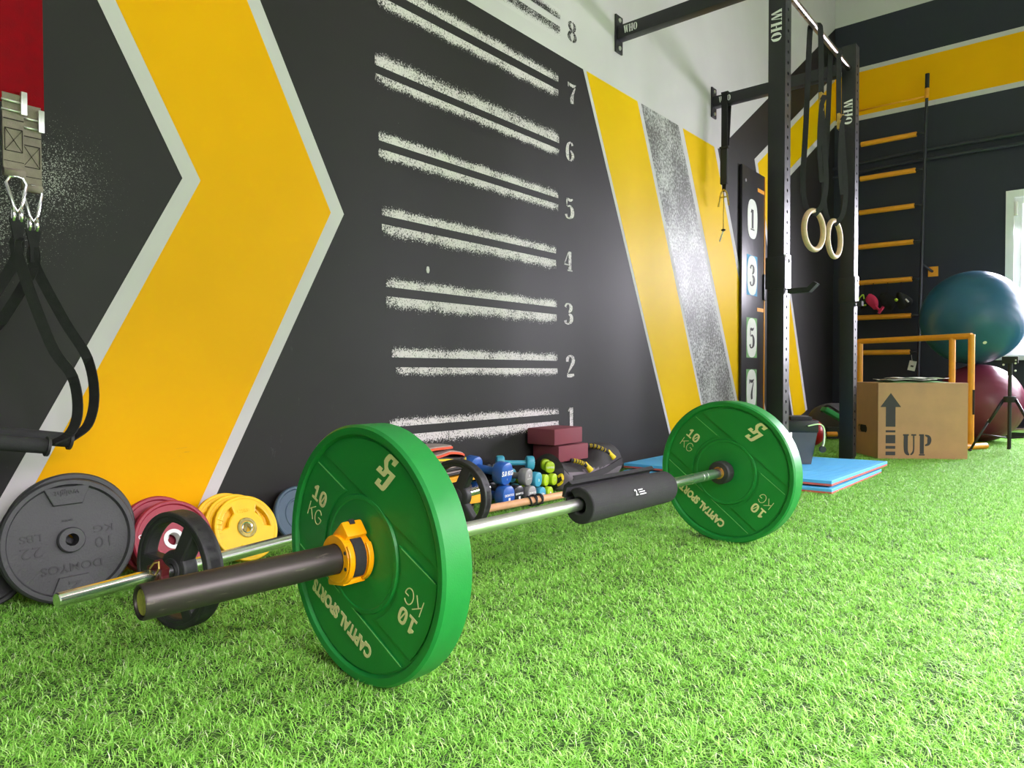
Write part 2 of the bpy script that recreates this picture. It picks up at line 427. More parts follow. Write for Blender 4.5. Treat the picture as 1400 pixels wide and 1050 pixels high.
# stencil glyphs: strokes of (x, y, half width) in a 0.6 x 1 box
GL = {
 '1': [[(.3, .08, .1), (.3, .93, .1)], [(.12, .78, .03), (.24, .93, .05)], [(.1, .03, .03), (.5, .03, .03)]],
 '2': [[(.1, .7, .07), (.11, .84, .08), (.26, .96, .04), (.44, .88, .08), (.46, .7, .1), (.34, .5, .07), (.16, .24, .03), (.1, .17, .02)], [(.08, .08, .06), (.3, .08, .08), (.52, .12, .05)]],
 '3': [[(.1, .8, .07), (.16, .92, .05), (.3, .96, .03), (.43, .86, .09), (.43, .7, .09), (.3, .56, .03)], [(.3, .5, .03), (.46, .4, .1), (.46, .2, .1), (.3, .05, .03), (.14, .08, .05), (.09, .2, .08)]],
 '4': [[(.4, .08, .09), (.4, .95, .09)], [(.3, .9, .025), (.05, .36, .025)], [(.03, .3, .03), (.28, .3, .03)], [(.24, .03, .03), (.56, .03, .03)]],
 '5': [[(.13, .94, .035), (.13, .58, .03)], [(.18, .9, .06), (.36, .88, .06), (.5, .95, .03)], [(.18, .56, .03), (.32, .62, .04), (.47, .46, .1), (.47, .2, .1), (.3, .05, .03), (.14, .08, .05), (.09, .2, .08)]],
 '6': [[(.34, .96, .03), (.17, .8, .07), (.12, .5, .1), (.15, .2, .09), (.27, .05, .03)], [(.33, .05, .03), (.48, .2, .08), (.48, .4, .08), (.34, .56, .03)], [(.4, .95, .04), (.47, .82, .07)]],
 '7': [[(.07, .76, .03), (.08, .95, .04)], [(.14, .88, .06), (.36, .86, .07), (.54, .95, .02)], [(.5, .82, .03), (.37, .52, .06), (.3, .26, .1), (.32, .04, .09)]],
 '8': [[(.26, .96, .03), (.13, .86, .07), (.14, .68, .08), (.24, .54, .06), (.12, .36, .08), (.1, .2, .09), (.25, .04, .03)], [(.34, .96, .03), (.47, .86, .07), (.46, .68, .08), (.38, .54, .06), (.5, .36, .08), (.5, .2, .09), (.35, .04, .03)]],
 'W': [[(.1, .92, .09), (.24, .03, .05)], [(.27, .05, .02), (.38, .85, .02)], [(.42, .92, .09), (.56, .03, .05)], [(.6, .05, .02), (.72, .92, .02)], [(.0, .97, .03), (.24, .97, .03)], [(.33, .97, .03), (.56, .97, .03)], [(.64, .97, .03), (.82, .97, .03)]],
 'H': [[(.12, .06, .09), (.12, .94, .09)], [(.5, .06, .09), (.5, .94, .09)], [(.0, .03, .03), (.24, .03, .03)], [(.0, .97, .03), (.24, .97, .03)], [(.38, .03, .03), (.62, .03, .03)], [(.38, .97, .03), (.62, .97, .03)], [(.24, .5, .04), (.38, .5, .04)]],
 'O': [[(.27, .97, .02), (.12, .78, .08), (.09, .5, .1), (.12, .22, .08), (.27, .03, .02)], [(.33, .97, .02), (.48, .78, .08), (.51, .5, .1), (.48, .22, .08), (.33, .03, .02)]],
 'U': [[(.14, .93, .1), (.14, .3, .1), (.2, .1, .08), (.31, .03, .03)], [(.52, .93, .035), (.52, .3, .035), (.47, .12, .045), (.37, .03, .03)], [(.0, .96, .035), (.28, .96, .035)], [(.4, .96, .035), (.64, .96, .035)]],
 'P': [[(.14, .07, .1), (.14, .93, .1)], [(.29, .95, .03), (.46, .88, .07), (.5, .72, .1), (.45, .54, .07), (.29, .47, .03)], [(.0, .03, .03), (.28, .03, .03)], [(.0, .96, .035), (.24, .96, .035)]],
}
GW = {'W': .9, 'H': .72, 'O': .66, 'U': .78, 'P': .66}
def glyphs(s, h, M, mb=None, squash=1.0, depth=0.0008):
    """stencil string, height h, in frame M (x right, y up); flat slabs"""
    mb = mb or MB(); x = 0
    for ch in s:
        for st in GL[ch]:
            big = len(st) > 2
            pts = [Vector(p) for p in st]
            pts = spline(pts, 5) if big else pts
            L, Rr = [], []
            for i, p in enumerate(pts):
                t = (pts[min(i + 1, len(pts) - 1)] - pts[max(i - 1, 0)]); t = Vector((t.x, t.y)).normalized()
                n = Vector((-t.y, t.x))
                L.append((x + (p.x + n.x * p.z) * squash, p.y + n.y * p.z)); Rr.append((x + (p.x - n.x * p.z) * squash, p.y - n.y * p.z))
            k = len(L)
            vs_ = [(a * h, b * h, 0) for a, b in L + Rr] + [(a * h, b * h, depth) for a, b in L + Rr]
            fs = []
            for i in range(k - 1):
                fs += [(2 * k + i, 2 * k + i + 1, 3 * k + i + 1, 3 * k + i), (i, k + i, k + i + 1, i + 1), (i, i + 1, 2 * k + i + 1, 2 * k + i), (k + i, 3 * k + i, 3 * k + i + 1, k + i + 1)]
            fs += [(0, 2 * k, 3 * k, k), (k - 1, 2 * k - 1, 4 * k - 1, 3 * k - 1)]
            mb.add(vs_, fs, M)
        x += GW.get(ch, 0.66) * squash
    return mb

# ================================================================== SETTING
floor = MB().box(WX - 0.2, RX + 0.2, FY - 0.2, BY + 0.2, -0.1, 0.0).build('floor', 'floor_dark')
setp(floor, 'dark backing under the green artificial turf', kind='structure')
ceil = MB().box(WX - 0.2, RX + 0.2, FY - 0.2, BY + 0.2, CZ, CZ + 0.1).build('ceiling', 'ceiling_white')
setp(ceil, 'white ceiling high above the gym', kind='structure')

def holed_wall(name, axis, pos, th, lo, hi, holes, zsplit, mats):
    """wall slab with window openings; below zsplit material 0, above 1"""
    us = sorted({lo, hi, *[h[0] for h in holes], *[h[1] for h in holes]})
    zs = sorted({0.0, CZ, zsplit, *[h[2] for h in holes], *[h[3] for h in holes]})
    mb = MB()
    for a, b in zip(us, us[1:]):
        for c, d in zip(zs, zs[1:]):
            um, zm = (a + b) / 2, (c + d) / 2
            if any(h[0] < um < h[1] and h[2] < zm < h[3] for h in holes): continue
            mi = 0 if zm < zsplit else 1
            if axis == 'y': mb.box(a, b, pos, pos + th, c, d, mi=mi)
            else: mb.box(pos, pos + th, a, b, c, d, mi=mi)
    o = mb.build(name, mats); return o
wall_left = MB().box(WX - 0.2, WX, FY - 0.2, BY, 0, CZ).build('wall_left', 'plaster_white')
setp(wall_left, 'long gym wall painted dark grey with yellow chevrons and climbing marks', kind='structure')
wall_back = holed_wall('wall_back', 'y', BY, 0.2, WX - 0.2, RX + 0.2, WIN_BACK, 3.945, ['dark_paint_far', 'plaster_white'])
setp(wall_back, 'dark far wall with a yellow band and the window', kind='structure')
wall_right = holed_wall('wall_right', 'x', RX, 0.2, FY - 0.2, BY + 0.2, WIN_RIGHT, 2.08, ['plaster_white', 'plaster_white'])
setp(wall_right, 'white wall with tall windows', kind='structure')
wall_front = MB().box(WX - 0.2, RX + 0.2, FY - 0.2, FY, 0, CZ).build('wall_front', 'plaster_white')
setp(wall_front, 'white wall behind the viewer', kind='structure')

def wall_paint(name, poly, mt, lay):
    """flat paint on the left wall, (y, z) polygon"""
    x = WX + lay * 0.0006
    n = len(poly)
    vs_ = [(WX - 0.002, y, z) for y, z in poly] + [(x, y, z) for y, z in poly]
    fs = [list(range(n, 2 * n)), list(range(n))[::-1]] + [(i, (i + 1) % n, n + (i + 1) % n, n + i) for i in range(n)]
    mb = MB(); mb.add(vs_, fs)
    return mb.build(name, mt, wall_left)
wall_paint('dark_paint_field', [(FY, 0), (FY, 2.08), (4.66, 2.08), (4.70, 2.092), (BY, 3.945), (BY, 0)], 'dark_paint', 1)
wall_paint('chevron_border', [(.4425, 2.08), (.960, 1.096), (.392, 0), (.965, 0), (1.523, 1.090), (1.011, 2.08)], 'paint_white', 2)
wall_paint('chevron_stripe', [(.493, 2.08), (1.013, 1.100), (.453, 0), (.924, 0), (1.468, 1.086), (.960, 2.08)], 'paint_yellow', 3)
wall_paint('slanted_border', [(3.007, 2.08), (4.665, 2.08), (5.74, 0), (4.043, 0)], 'paint_white', 2)
wall_paint('slanted_stripe', [(3.036, 2.08), (3.557, 2.08), (4.573, 0), (4.07, 0)], 'paint_yellow_limecast', 3)
wall_paint('slanted_stripe', [(3.60, 2.08), (4.068, 2.08), (5.167, 0), (4.60, 0)], 'sponged_grey', 3)
wall_paint('slanted_stripe', [(4.13, 2.08), (4.605, 2.08), (5.68, 0), (5.21, 0)], 'paint_yellow_limecast', 3)
wall_paint('arrow_border', [(BY, 3.492), (5.345, 2.168), (6.261, .145), (6.45, .15), (6.667, .2), (5.84, 2.024), (BY, 2.983)], 'paint_white', 2)
wall_paint('arrow_stripe', [(BY, 3.430), (5.41, 2.150), (6.30, .145), (6.45, .15), (6.615, .185), (5.775, 2.050), (BY, 3.045)], 'paint_yellow_limecast', 3)
# stencilled climbing marks: (upper bar top/bottom, lower bar top/bottom) left y, right y
BARS = {8: (2.290, 2.252, 2.217, 2.165), 7: (1.992, 1.946, 1.909, 1.862), 6: (1.712, 1.654, 1.624, 1.583), 5: (1.426, 1.386, 1.356, 1.314),
        4: (1.156, 1.116, 1.084, 1.034), 3: (.896, .856, .821, .770), 2: (.640, .596, .559, .520), 1: (.372, .336, .303, .255)}
LEFT = {8: 1.70, 7: 1.672, 6: 1.662, 5: 1.678, 4: 1.692, 3: 1.711, 2: 1.738, 1: 1.725}
RIGHT = {8: 2.808, 7: 2.792, 6: 2.799, 5: 2.793, 4: 2.776, 3: 2.782, 2: 2.789, 1: 2.799}
def stencil_bar(y0, y1, zs_, zr, mt):
    """zs_ = sharp taped edge, zr = ragged edge"""
    x = WX + 0.0014; d = (zr - zs_) * 0.22
    me = bpy.data.meshes.new('stencil_bar'); me.from_pydata([(x, y0, zs_), (x, y1, zs_), (x, y1, zr + d), (x, y0, zr + d)], [], [(0, 1, 2, 3)])
    uv = me.uv_layers.new(name='UVMap')
    for li, c in zip(range(4), ((0, 0), (1, 0), (1, 1), (0, 1))): uv.data[li].uv = c
    me.materials.append(MATS[mt])
    if me.polygons[0].normal.x < 0: me.flip_normals()
    o = bpy.data.objects.new('stencil_bar', me); COL.objects.link(o); o.parent = wall_left
for k, (a, b, c, d) in BARS.items():
    mt = 'sponge_black' if k == 8 else 'sponge_white'
    stencil_bar(LEFT[k], RIGHT[k], b, a, mt)
    stencil_bar(LEFT[k] + (0.02 if k < 3 else 0), RIGHT[k], c, d, mt)
DIG = {8: (2.870, 2.178, .104), 7: (2.868, 1.872, .108), 6: (2.854, 1.585, .102), 5: (2.848, 1.300, .108), 4: (2.842, 1.043, .102), 3: (2.841, .775, .110), 2: (2.858, .514, .112), 1: (2.866, .260, .110)}
for k, (y, z, h) in DIG.items():
    g = glyphs(str(k), h, frame((WX + 0.0008, y, z), (0, 1, 0), (0, 0, 1)), squash=1.25)
    o = g.build('stencil_digit', 'sponge_black' if k == 8 else 'sponge_white', wall_left)
    uv = o.data.uv_layers.new(name='UVMap')
    for l in uv.data: l.uv = (0.5, 0.0)
MB().sphere((WX, 1.924, .942), .013, 8, sc=(.15, .8, 1.2)).build('paint_fleck', 'paint_white', wall_left)
# far wall band
for nm, z0, z1, mt, y in (('band_border', 2.990, 3.500, 'paint_white', .0012), ('band_stripe', 3.036, 3.458, 'paint_yellow_back', .0018)):
    MB().box(WX, RX, BY - y, BY + .001, z0, z1).build(nm, mt, wall_back)
bb = MB().box(WX, RX, BY - 0.015, BY, 0.0, 0.07).build('baseboard_back', 'skirting'); setp(bb, 'dark skirting along the far wall', kind='structure')
for z, dz in ((2.585, 0), (2.50, 0)):
    o = MB().tube([(WX, BY - 0.03, z - .03), (-1.3, BY - .03, z), (0.5, BY - .03, z - .01), (RX, BY - .03, z)], .016, 10).build('pipe', 'pipe_dark')
    setp(o, 'upper dark pipe running across the far wall' if z > 2.55 else 'lower dark pipe running across the far wall', 'pipe', 'pipes on the far wall')

def window(n, axis, pos, a, b, c, d):
    W = bpy.data.objects.new('window_%d' % n, None); COL.objects.link(W)
    setp(W, 'white framed window with bright daylight behind it' if n == 1 else 'white framed window number %d along the room' % n, kind='structure')
    if axis == 'y': W.matrix_world = T(a, pos, c)
    else: W.matrix_world = T(pos, b, c) @ RZ(R(-90))
    w, h = b - a, d - c; y0 = .02
    def ring(name, x0, x1, z0, z1, t, ya, yb):
        m = shape([[(x0, z0), (x1, z0), (x1, z1), (x0, z1)], [(x0 + t, z0 + t), (x0 + t, z1 - t), (x1 - t, z1 - t), (x1 - t, z0 + t)]], yb - ya)
        MB().mesh(m, frame((0, yb, 0), (1, 0, 0), (0, 0, 1))).build(name, 'window_white', W)
    ring('window_frame', 0, w, 0, h, .06, -.012, .10)
    for x0, x1 in ((.05, w / 2 + .01), (w / 2 - .01, w - .05)):
        ring('sash', x0, x1, .05, h - .05, .065, .03, .08)
        MB().box(x0 + .06, x1 - .06, .055, .061, .11, h - .11).build('pane', 'window_glass', W)
    MB().box(-.07, w + .07, -.10, .03, -.045, 0, bev=.006).build('window_sill', 'sill_white', W)
    MB().box(.06, .085, -.02, .02, h - .22, h - .10, bev=.004).build('hinge', 'steel_satin', W)
k = 1
for a, b, c, d in WIN_BACK: window(k, 'y', BY, a, b, c, d); k += 1
for a, b, c, d in WIN_RIGHT: window(k, 'x', RX, a, b, c, d); k += 1

# ceiling fill lamps, added out of frame to light the room
for i, (x, y) in enumerate(((-0.2, 0.4), (0.9, 3.6))):
    t = thing('ceiling_fill_lamp', ('added ceiling fill lamp nearest the chevron', 'added ceiling fill lamp over the middle of the hall', 'added ceiling fill lamp on the window side near the viewer', 'added ceiling fill lamp on the window side far away')[i], 'lamp', (x, y, CZ - .5), 'added ceiling fill lamps')
    MB().box(-.65, .65, -.11, .11, 0, .06, bev=.01).build('housing', 'window_white', t)
    MB().box(-.62, .62, -.09, .09, -.015, 0.002).build('diffuser', 'lamp_glow', t)
    for s in (-.5, .5): MB().tube([(s, 0, .05), (s, 0, .5)], .006, 6).build('cable', 'black_paint', t)

# ------------------------------------------------------------------ turf
def turf_patch(seed, n=900, S=.13, mean=.52, upright=1.0):
    rng = np.random.default_rng(seed)
    V, F, tone = [], [], []
    for i in range(n):
        x, y = rng.uniform(-S / 2, S / 2, 2)
        L = rng.uniform(.011, .027); a = rng.uniform(0, 2 * PI); w = rng.uniform(.0004, .00085)
        lean = rng.uniform(.45, 1.15) * L * upright; hh = math.sqrt(max(L * L - lean * lean, (.35 * L) ** 2)) * .58
        dx, dy = math.cos(a), math.sin(a); px, py = -dy * w, dx * w
        if i % 5 == 0:      # curled thatch fibres low in the pile
            hh *= .35; lean *= 1.2
        tn = float(np.clip(rng.normal(mean, .2), 0, .9))
        if rng.random() < .07: tn = rng.uniform(.9, 1)
        o = len(V)
        V += [(x - px, y - py, 0), (x + px, y + py, 0), (x + dx * lean * .35 - px * .9, y + dy * lean * .35 - py * .9, hh * .65),
              (x + dx * lean * .35 + px * .9, y + dy * lean * .35 + py * .9, hh * .65), (x + dx * lean, y + dy * lean, hh)]
        F += [(o, o + 1, o + 3, o + 2), (o + 2, o + 3, o + 4)]
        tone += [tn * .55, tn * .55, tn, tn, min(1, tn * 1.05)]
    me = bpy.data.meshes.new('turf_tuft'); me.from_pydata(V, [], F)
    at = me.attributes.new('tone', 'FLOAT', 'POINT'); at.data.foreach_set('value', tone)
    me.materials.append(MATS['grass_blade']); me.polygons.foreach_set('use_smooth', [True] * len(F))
    return bpy.data.objects.new('turf_tuft', me)
def turf():
    S = .105; rng = np.random.default_rng(3)
    tufts = [turf_patch(s) for s in range(4)] + [turf_patch(10 + s, mean=.40, upright=.8) for s in range(4)]   # second roll, beyond the seam, stands more upright
    pts, kind, rot = [], [], []
    y = FY + .06
    ys, xs = np.arange(FY + .06, BY - .03, S), np.arange(WX + .05, RX - .03, S)
    for y in ys:
        for x in xs:
            if abs(y - (2.44 + .03 * x)) < .0: continue
            pts.append((x + rng.uniform(-.012, .012), y + rng.uniform(-.012, .012), 0)); kind.append(rng.integers(0, 4) + (4 if y > 2.43 + .02 * x else 0)); rot.append(rng.uniform(0, 2 * PI))
    pts = np.array(pts)
    # seam between two turf rolls: a thin gap running across the room
    for sgn in (1,):
        d = pts[:, 1] - (2.43 + .02 * pts[:, 0]); near = np.abs(d) < S * .62
        pts[near, 1] += np.sign(d[near]) * (S * .62 - np.abs(d[near])) * .55
    me = bpy.data.meshes.new('turf_blades'); me.from_pydata([tuple(p) for p in pts], [], [])
    a = me.attributes.new('kind', 'INT', 'POINT'); a.data.foreach_set('value', [int(k) for k in kind])
    a = me.attributes.new('rot', 'FLOAT_VECTOR', 'POINT'); a.data.foreach_set('vector', np.array([(0, 0, r) for r in rot], dtype=np.float32).ravel())
    o = bpy.data.objects.new('turf_blades', me); COL.objects.link(o)
    ng = bpy.data.node_groups.new('turf_nodes', 'GeometryNodeTree')
    ng.interface.new_socket('Geometry', in_out='INPUT', socket_type='NodeSocketGeometry')
    ng.interface.new_socket('Geometry', in_out='OUTPUT', socket_type='NodeSocketGeometry')
    gi = ng.nodes.new('NodeGroupInput'); go = ng.nodes.new('NodeGroupOutput')
    iop = ng.nodes.new('GeometryNodeInstanceOnPoints'); ng.links.new(gi.outputs[0], iop.inputs['Points'])
    g2i = ng.nodes.new('GeometryNodeGeometryToInstance')
    for t in tufts[::-1]:
        oi = ng.nodes.new('GeometryNodeObjectInfo'); oi.inputs['Object'].default_value = t
        ng.links.new(oi.outputs['Geometry'], g2i.inputs[0])
    ng.links.new(g2i.outputs[0], iop.inputs['Instance']); iop.inputs['Pick Instance'].default_value = True
    k = ng.nodes.new('GeometryNodeInputNamedAttribute'); k.data_type = 'INT'; k.inputs['Name'].default_value = 'kind'
    ng.links.new(k.outputs['Attribute'], iop.inputs['Instance Index'])
    r = ng.nodes.new('GeometryNodeInputNamedAttribute'); r.data_type = 'FLOAT_VECTOR'; r.inputs['Name'].default_value = 'rot'
    ng.links.new(r.outputs['Attribute'], iop.inputs['Rotation'])
    ng.links.new(iop.outputs[0], go.inputs[0])
    md = o.modifiers.new('turf', 'NODES'); md.node_group = ng
    setp(o, 'bright green artificial turf pile covering the whole gym floor', 'turf', kind='stuff')
turf()

# ================================================================== BARBELL WITH GREEN BUMPER PLATES
BAR0 = Vector((-.977, .796, .226)); BAZ = math.atan2(.080, 1.374)       # plate centre and heading of the bar
MBAR = T(*BAR0) @ RZ(-BAZ)                                             # local +y runs along the bar, away from the viewer
bar = thing('barbell', 'long steel barbell lying across the turf with green plates at both ends', 'barbell', T(BAR0.x, BAR0.y, 0) @ RZ(-BAZ))
zb = BAR0.z
def cyl(mb, y0, y1, r, n=32, z=0.0, b=0.0):
    mb.lathe([(0, y0), (r - b, y0), (r, y0 + b), (r, y1 - b), (r - b, y1), (0, y1)], n, T(0, 0, z)); return mb
# shaft with smooth and knurled zones (thin grooves between)
sh = MB(); prof = [(0, -.02)]
cuts = [.165, .212, .62, .70, 1.19, 1.215]
prof.append((.0148, -.02))
for c in cuts: prof += [(.0148, c - .0015), (.0138, c - .001), (.0138, c + .001), (.0148, c + .0015)]
prof += [(.0148, 1.40), (0, 1.40)]
sh.lathe(prof, 32, T(0, 0, zb)); sh.build('shaft', 'steel_satin', bar)
for y0, y1 in ((-.385, .040), (1.335, 1.79)):
    s = MB()
    e = -1 if y0 < 0 else 1
    ye, yi = (y0, y1) if e < 0 else (y1, y0)
    s.lathe([(.020, ye - e * .006), (.0215, ye - e * .001), (.0235, ye), (.025, ye - e * .003), (.025, yi), (.015, yi)], 40, T(0, 0, zb))
    sl = s.build('sleeve', 'sleeve_steel', bar)
    c = MB(); c.lathe([(0, ye - e * .004), (.0175, ye - e * .003), (.020, ye - e * .007)], 32, T(0, 0, zb)); c.build('end_cap', 'sticker_gold', sl)
for y0, y1 in ((.032, .066), (1.305, 1.342)):
    cyl(MB(), y0, y1, .036, 40, zb, .004).build('collar', 'rubber_black', bar)
    yy = y0 - .002 if y0 > 1 else y1
    MB().lathe([(.0152, yy), (.019, yy), (.019, yy + .002), (.0152, yy + .002)], 28, T(0, 0, zb)).build('bushing', 'copper', bar)

def chord_panel(rmin, rmax, v0, v1, side, n=22):
    """closed 2D loop: ring sector between radii, limited to v0<v<v1 and u on one side"""
    out, inn = [], []
    a0, a1 = math.asin(v0 / rmax), math.asin(v1 / rmax)
    for k in range(n + 1):
        a = a0 + (a1 - a0) * k / n; out.append((rmax * math.cos(a) * side, rmax * math.sin(a)))
    b0, b1 = math.asin(max(-1, v0 / rmin)), math.asin(min(1, v1 / rmin))
    for k in range(n + 1):
        a = b1 + (b0 - b1) * k / n; inn.append((rmin * math.cos(a) * side, rmin * math.sin(a)))
    return out + inn
def segment(r, v0, s, n=26):
    a0 = math.asin(v0 / r)
    return [(r * math.cos(a0 + (PI - 2 * a0) * k / n), s * r * math.sin(a0 + (PI - 2 * a0) * k / n)) for k in range(n + 1)]
# double-hook emblem measured on the plate face (u, v), centred
EMB = [(-.0176, -.2021), (-.0225, -.2044), (-.0459, -.2033), (-.0401, -.1906), (-.0304, -.19), (-.0327, -.1979), (-.0257, -.1977), (-.0216, -.1894), (-.0235, -.1811), (-.0281, -.178), (-.0482, -.1779), (-.0343, -.1437), (-.0307, -.1384), (-.0263, -.1366), (-.004, -.1373), (-.0092, -.1506), (-.0188, -.1514), (-.0166, -.1439), (-.0235, -.1439), (-.0345, -.1718), (-.0282, -.1714), (-.0242, -.1627), (-.0213, -.1601), (.0018, -.1603), (-.0035, -.1714), (-.0134, -.1714), (-.0118, -.166), (-.0156, -.1667), (-.0181, -.1732), (-.0108, -.1854), (-.0126, -.1932)]
EMB = [(u + .022, v + .170) for u, v in EMB]
def fit_text(st, L, H, bold, depth=.0006):
    m = text(st, .05, depth, bold)
    xs = [v.co.x for v in m.vertices]; ys = [v.co.y for v in m.vertices]
    cx_, cy_ = (min(xs) + max(xs)) / 2, (min(ys) + max(ys)) / 2; ax_, ay_ = L / (max(xs) - min(xs)), H / (max(ys) - min(ys))
    for v in m.vertices: v.co.x = (v.co.x - cx_) * ax_; v.co.y = (v.co.y - cy_) * ay_
    return m
def bumper(name, label, M, phi):
    t = thing(name, label, 'plate', M, 'green bumper plates on the barbell')
    r, h = .225, .0315
    body = MB()
    prof = [(.0255, -h + .006)]
    def side(s):
        return [(.030, s * (h - .006)), (.094, s * (h - .006)), (.096, s * (h - .0045)), (.102, s * (h - .0045)), (.104, s * (h - .0085)), (.204, s * (h - .0085)), (.208, s * (h - .001)), (.212, s * h), (.220, s * h), (.2245, s * (h - .005))]
    prof = side(-1) + side(1)[::-1]
    body.lathe([(.0256, -h + .006)] + prof + [(.0256, h - .006), (.0256, -h + .006)], 96)
    body.build('disc', 'plate_green', t)
    for sgn in (-1, 1):
        # face frame: looking at the face, u = reading direction of the lettering, v = outward towards it
        out = Vector((0, sgn, 0))
        v = Vector((math.sin(phi) * sgn, 0, -math.cos(phi))); u = v.cross(out)
        def F(d): return frame(Vector((0, sgn * d, 0)), u, v)
        for lp in (chord_panel(.112, .201, -.076, .076, 1), chord_panel(.112, .201, -.076, .076, -1), segment(.201, .100, 1), segment(.201, .100, -1)):
            if lp[0][0] < 0: lp = lp[::-1]
            MB().mesh(shape([lp], .0030, .0006), F(h - .0086)).build('face_panel', 'plate_green', t)
        ft = h - .0055
        MB().mesh(fit_text('CAPITAL SPORTS', .199, .0265, .0022), F(ft) @ T(0, .139, 0)).build('lettering', 'plate_print', t)
        MB().mesh(shape([EMB], .0006), F(ft) @ T(0, -.166, 0)).build('emblem', 'plate_print', t)
        for s in (1, -1):
            q = F(ft) @ RZ(0 if s < 0 else PI) @ T(-.152, 0, 0)
            g = MB()                                                   # bold slab 1 and slashed 0
            g.mesh(shape([[(-.0215, .0085), (-.0215, .0045), (-.0150, .0045), (-.0150, -.0105), (-.0225, -.0105), (-.0225, -.015), (-.0025, -.015), (-.0025, -.0105), (-.0095, -.0105), (-.0095, .015), (-.0145, .015)]], .0006), q @ T(0, .021, 0))
            ze = lambda a, b: [(.0115 + a * math.copysign(abs(math.cos(w)) ** .8, math.cos(w)), b * math.copysign(abs(math.sin(w)) ** .8, math.sin(w))) for w in np.linspace(0, 2 * PI, 29)[:-1]]
            g.mesh(shape([ze(.0108, .0152), ze(.0052, .0102)[::-1]], .0006), q @ T(0, .021, 0))
            g.mesh(shape([[(.0070, -.0085), (.0095, -.0095), (.0165, .0085), (.0140, .0095)]], .0006), q @ T(0, .021, 0))
            g.build('lettering', 'plate_print', t)
            k = MB()
            def ln(*p): k.ribbon([(a, b, .0003) for a, b in p], .0019, .0006, (0, 0, 1)) if False else [k.add([(a[0] + nx, a[1] + ny, z) for z in (0, .0006) for (a, nx, ny) in ((P, N_[0], N_[1]), (P, -N_[0], -N_[1]), (Q, -N_[0], -N_[1]), (Q, N_[0], N_[1]))], [(0, 1, 2, 3), (7, 6, 5, 4), (0, 4, 5, 1), (1, 5, 6, 2), (2, 6, 7, 3), (3, 7, 4, 0)], q @ T(0, -.018, 0)) for P, Q in zip(p, p[1:]) for N_ in [((P[1] - Q[1]) / math.hypot(P[0] - Q[0], P[1] - Q[1]) * .0009, (Q[0] - P[0]) / math.hypot(P[0] - Q[0], P[1] - Q[1]) * .0009)]]
            ln((-.022, -.014), (-.022, .014)); ln((-.022, -.003), (-.003, .014)); ln((-.015, .003), (-.003, -.014))
            ln(*[(.0120 + .0105 * math.cos(w), .0142 * math.sin(w)) for w in np.linspace(R(40), R(360), 22)], (.0130, 0))
            k.build('lettering', 'plate_print', t)
        for v0, ua, ub in ((.1005, -.172, .172), (-.0755, .090, .183), (-.0755, -.183, -.090)):  # highlights along the panel edges, painted as lighter green lines
            MB().box(ua, ub, v0 - .0007, v0 + .0007, 0, .0008, F(ft - .0004)).build('edge_glint', 'plate_edge_glint', t)
    return t
bumper('bumper_plate', 'large green bumper plate nearest the viewer, behind the yellow clamp', MBAR @ T(0, 0, -.001), R(25.9))
bumper('bumper_plate', 'farther green bumper plate standing beside the blue mats', MBAR @ T(0, 1.374, -.001), R(36.9))

# yellow lock clamp
cl = thing('barbell_clamp', 'yellow plastic lock clamp with black band on the bar sleeve', 'clamp', MBAR @ T(0, -.0275, 0) @ RY_(R(-18)))
ring = [circ(.041, 9)[k] for k in range(9)]
def arc_prism(r0, r1, a0, a1, y0, y1, mb=None, n=14):
    lo = circ(r1, n, (0, 0), a0, a1, True) + circ(r0, n, (0, 0), a1, a0, True)
    mb = mb or MB(); mb.mesh(shape([lo], y1 - y0, .0012), frame((0, y1, 0), (1, 0, 0), (0, 0, 1))); return mb
arc_prism(.0255, .040, R(-150), R(150), -.050, 0, n=26).build('ring_body', 'clamp_orange', cl)
arc_prism(.0405, .0425, R(-60), R(60), -.036, -.014, n=14).build('rubber_band', 'foam_black', cl)
arc_prism(.040, .0455, R(-75), R(20), -.012, -.002).build('edge_rib', 'clamp_orange', cl)
arc_prism(.040, .0455, R(-75), R(20), -.049, -.039).build('edge_rib', 'clamp_orange', cl)
MB().box(.012, .050, -.044, -.004, .010, .040, RY_(R(-24)), bev=.004).build('latch', 'clamp_orange', cl)
MB().box(.026, .0515, -.030, -.020, .032, .0412, RY_(R(-24))).build('latch_slot', 'foam_black', cl)
MB().box(-.046, -.012, -.048, -.003, -.012, .026, RY_(R(-20)), bev=.005).build('hinge_block', 'clamp_orange', cl)
MB().box(-.03, .016, -.048, -.003, -.045, -.034, RY_(R(10)), bev=.003).build('lower_lug', 'clamp_orange', cl)
for a in (R(-38), R(8)):
    MB().lathe([(0, -.0508), (.0032, -.0508), (.0032, -.049)], 12, T(.034 * math.cos(a), 0, .034 * math.sin(a))).build('pin', 'foam_black', cl)

# foam bar pad : split tube
pad = thing('bar_pad', 'black split foam pad wrapped around the middle of the barbell', 'bar pad', MBAR @ T(0, .585, 0))
def pad_profile():
    ro, ri = .0435, .020
    c = Vector((.007, -.002)); lo = []
    for k in range(41):
        a = R(128) - R(330) * k / 40; lo.append((c.x + ro * math.cos(a), c.y + ro * math.sin(a)))
    for k in range(31):
        a = R(128) - R(330) + R(330) * k / 30; lo.append((c.x * .8 + ri * math.cos(a), c.y * .7 + ri * math.sin(a)))
    return lo
MB().mesh(shape([pad_profile()], .385, .004), frame((0, .385, 0), (1, 0, 0), (0, 0, 1))).build('foam_tube', 'foam_black', pad)
lip = [(-.046, .014), (-.040, .042), (-.024, .054), (-.014, .047), (-.030, .037), (-.037, .012)]
MB().mesh(shape([lip], .372, .002), frame((0, .372, 0), (1, 0, 0), (0, 0, 1))).build('flap', 'foam_black', pad)
pm = frame((.0450, .19, .0205), (0, 1, 0), (-.50, 0, .866))
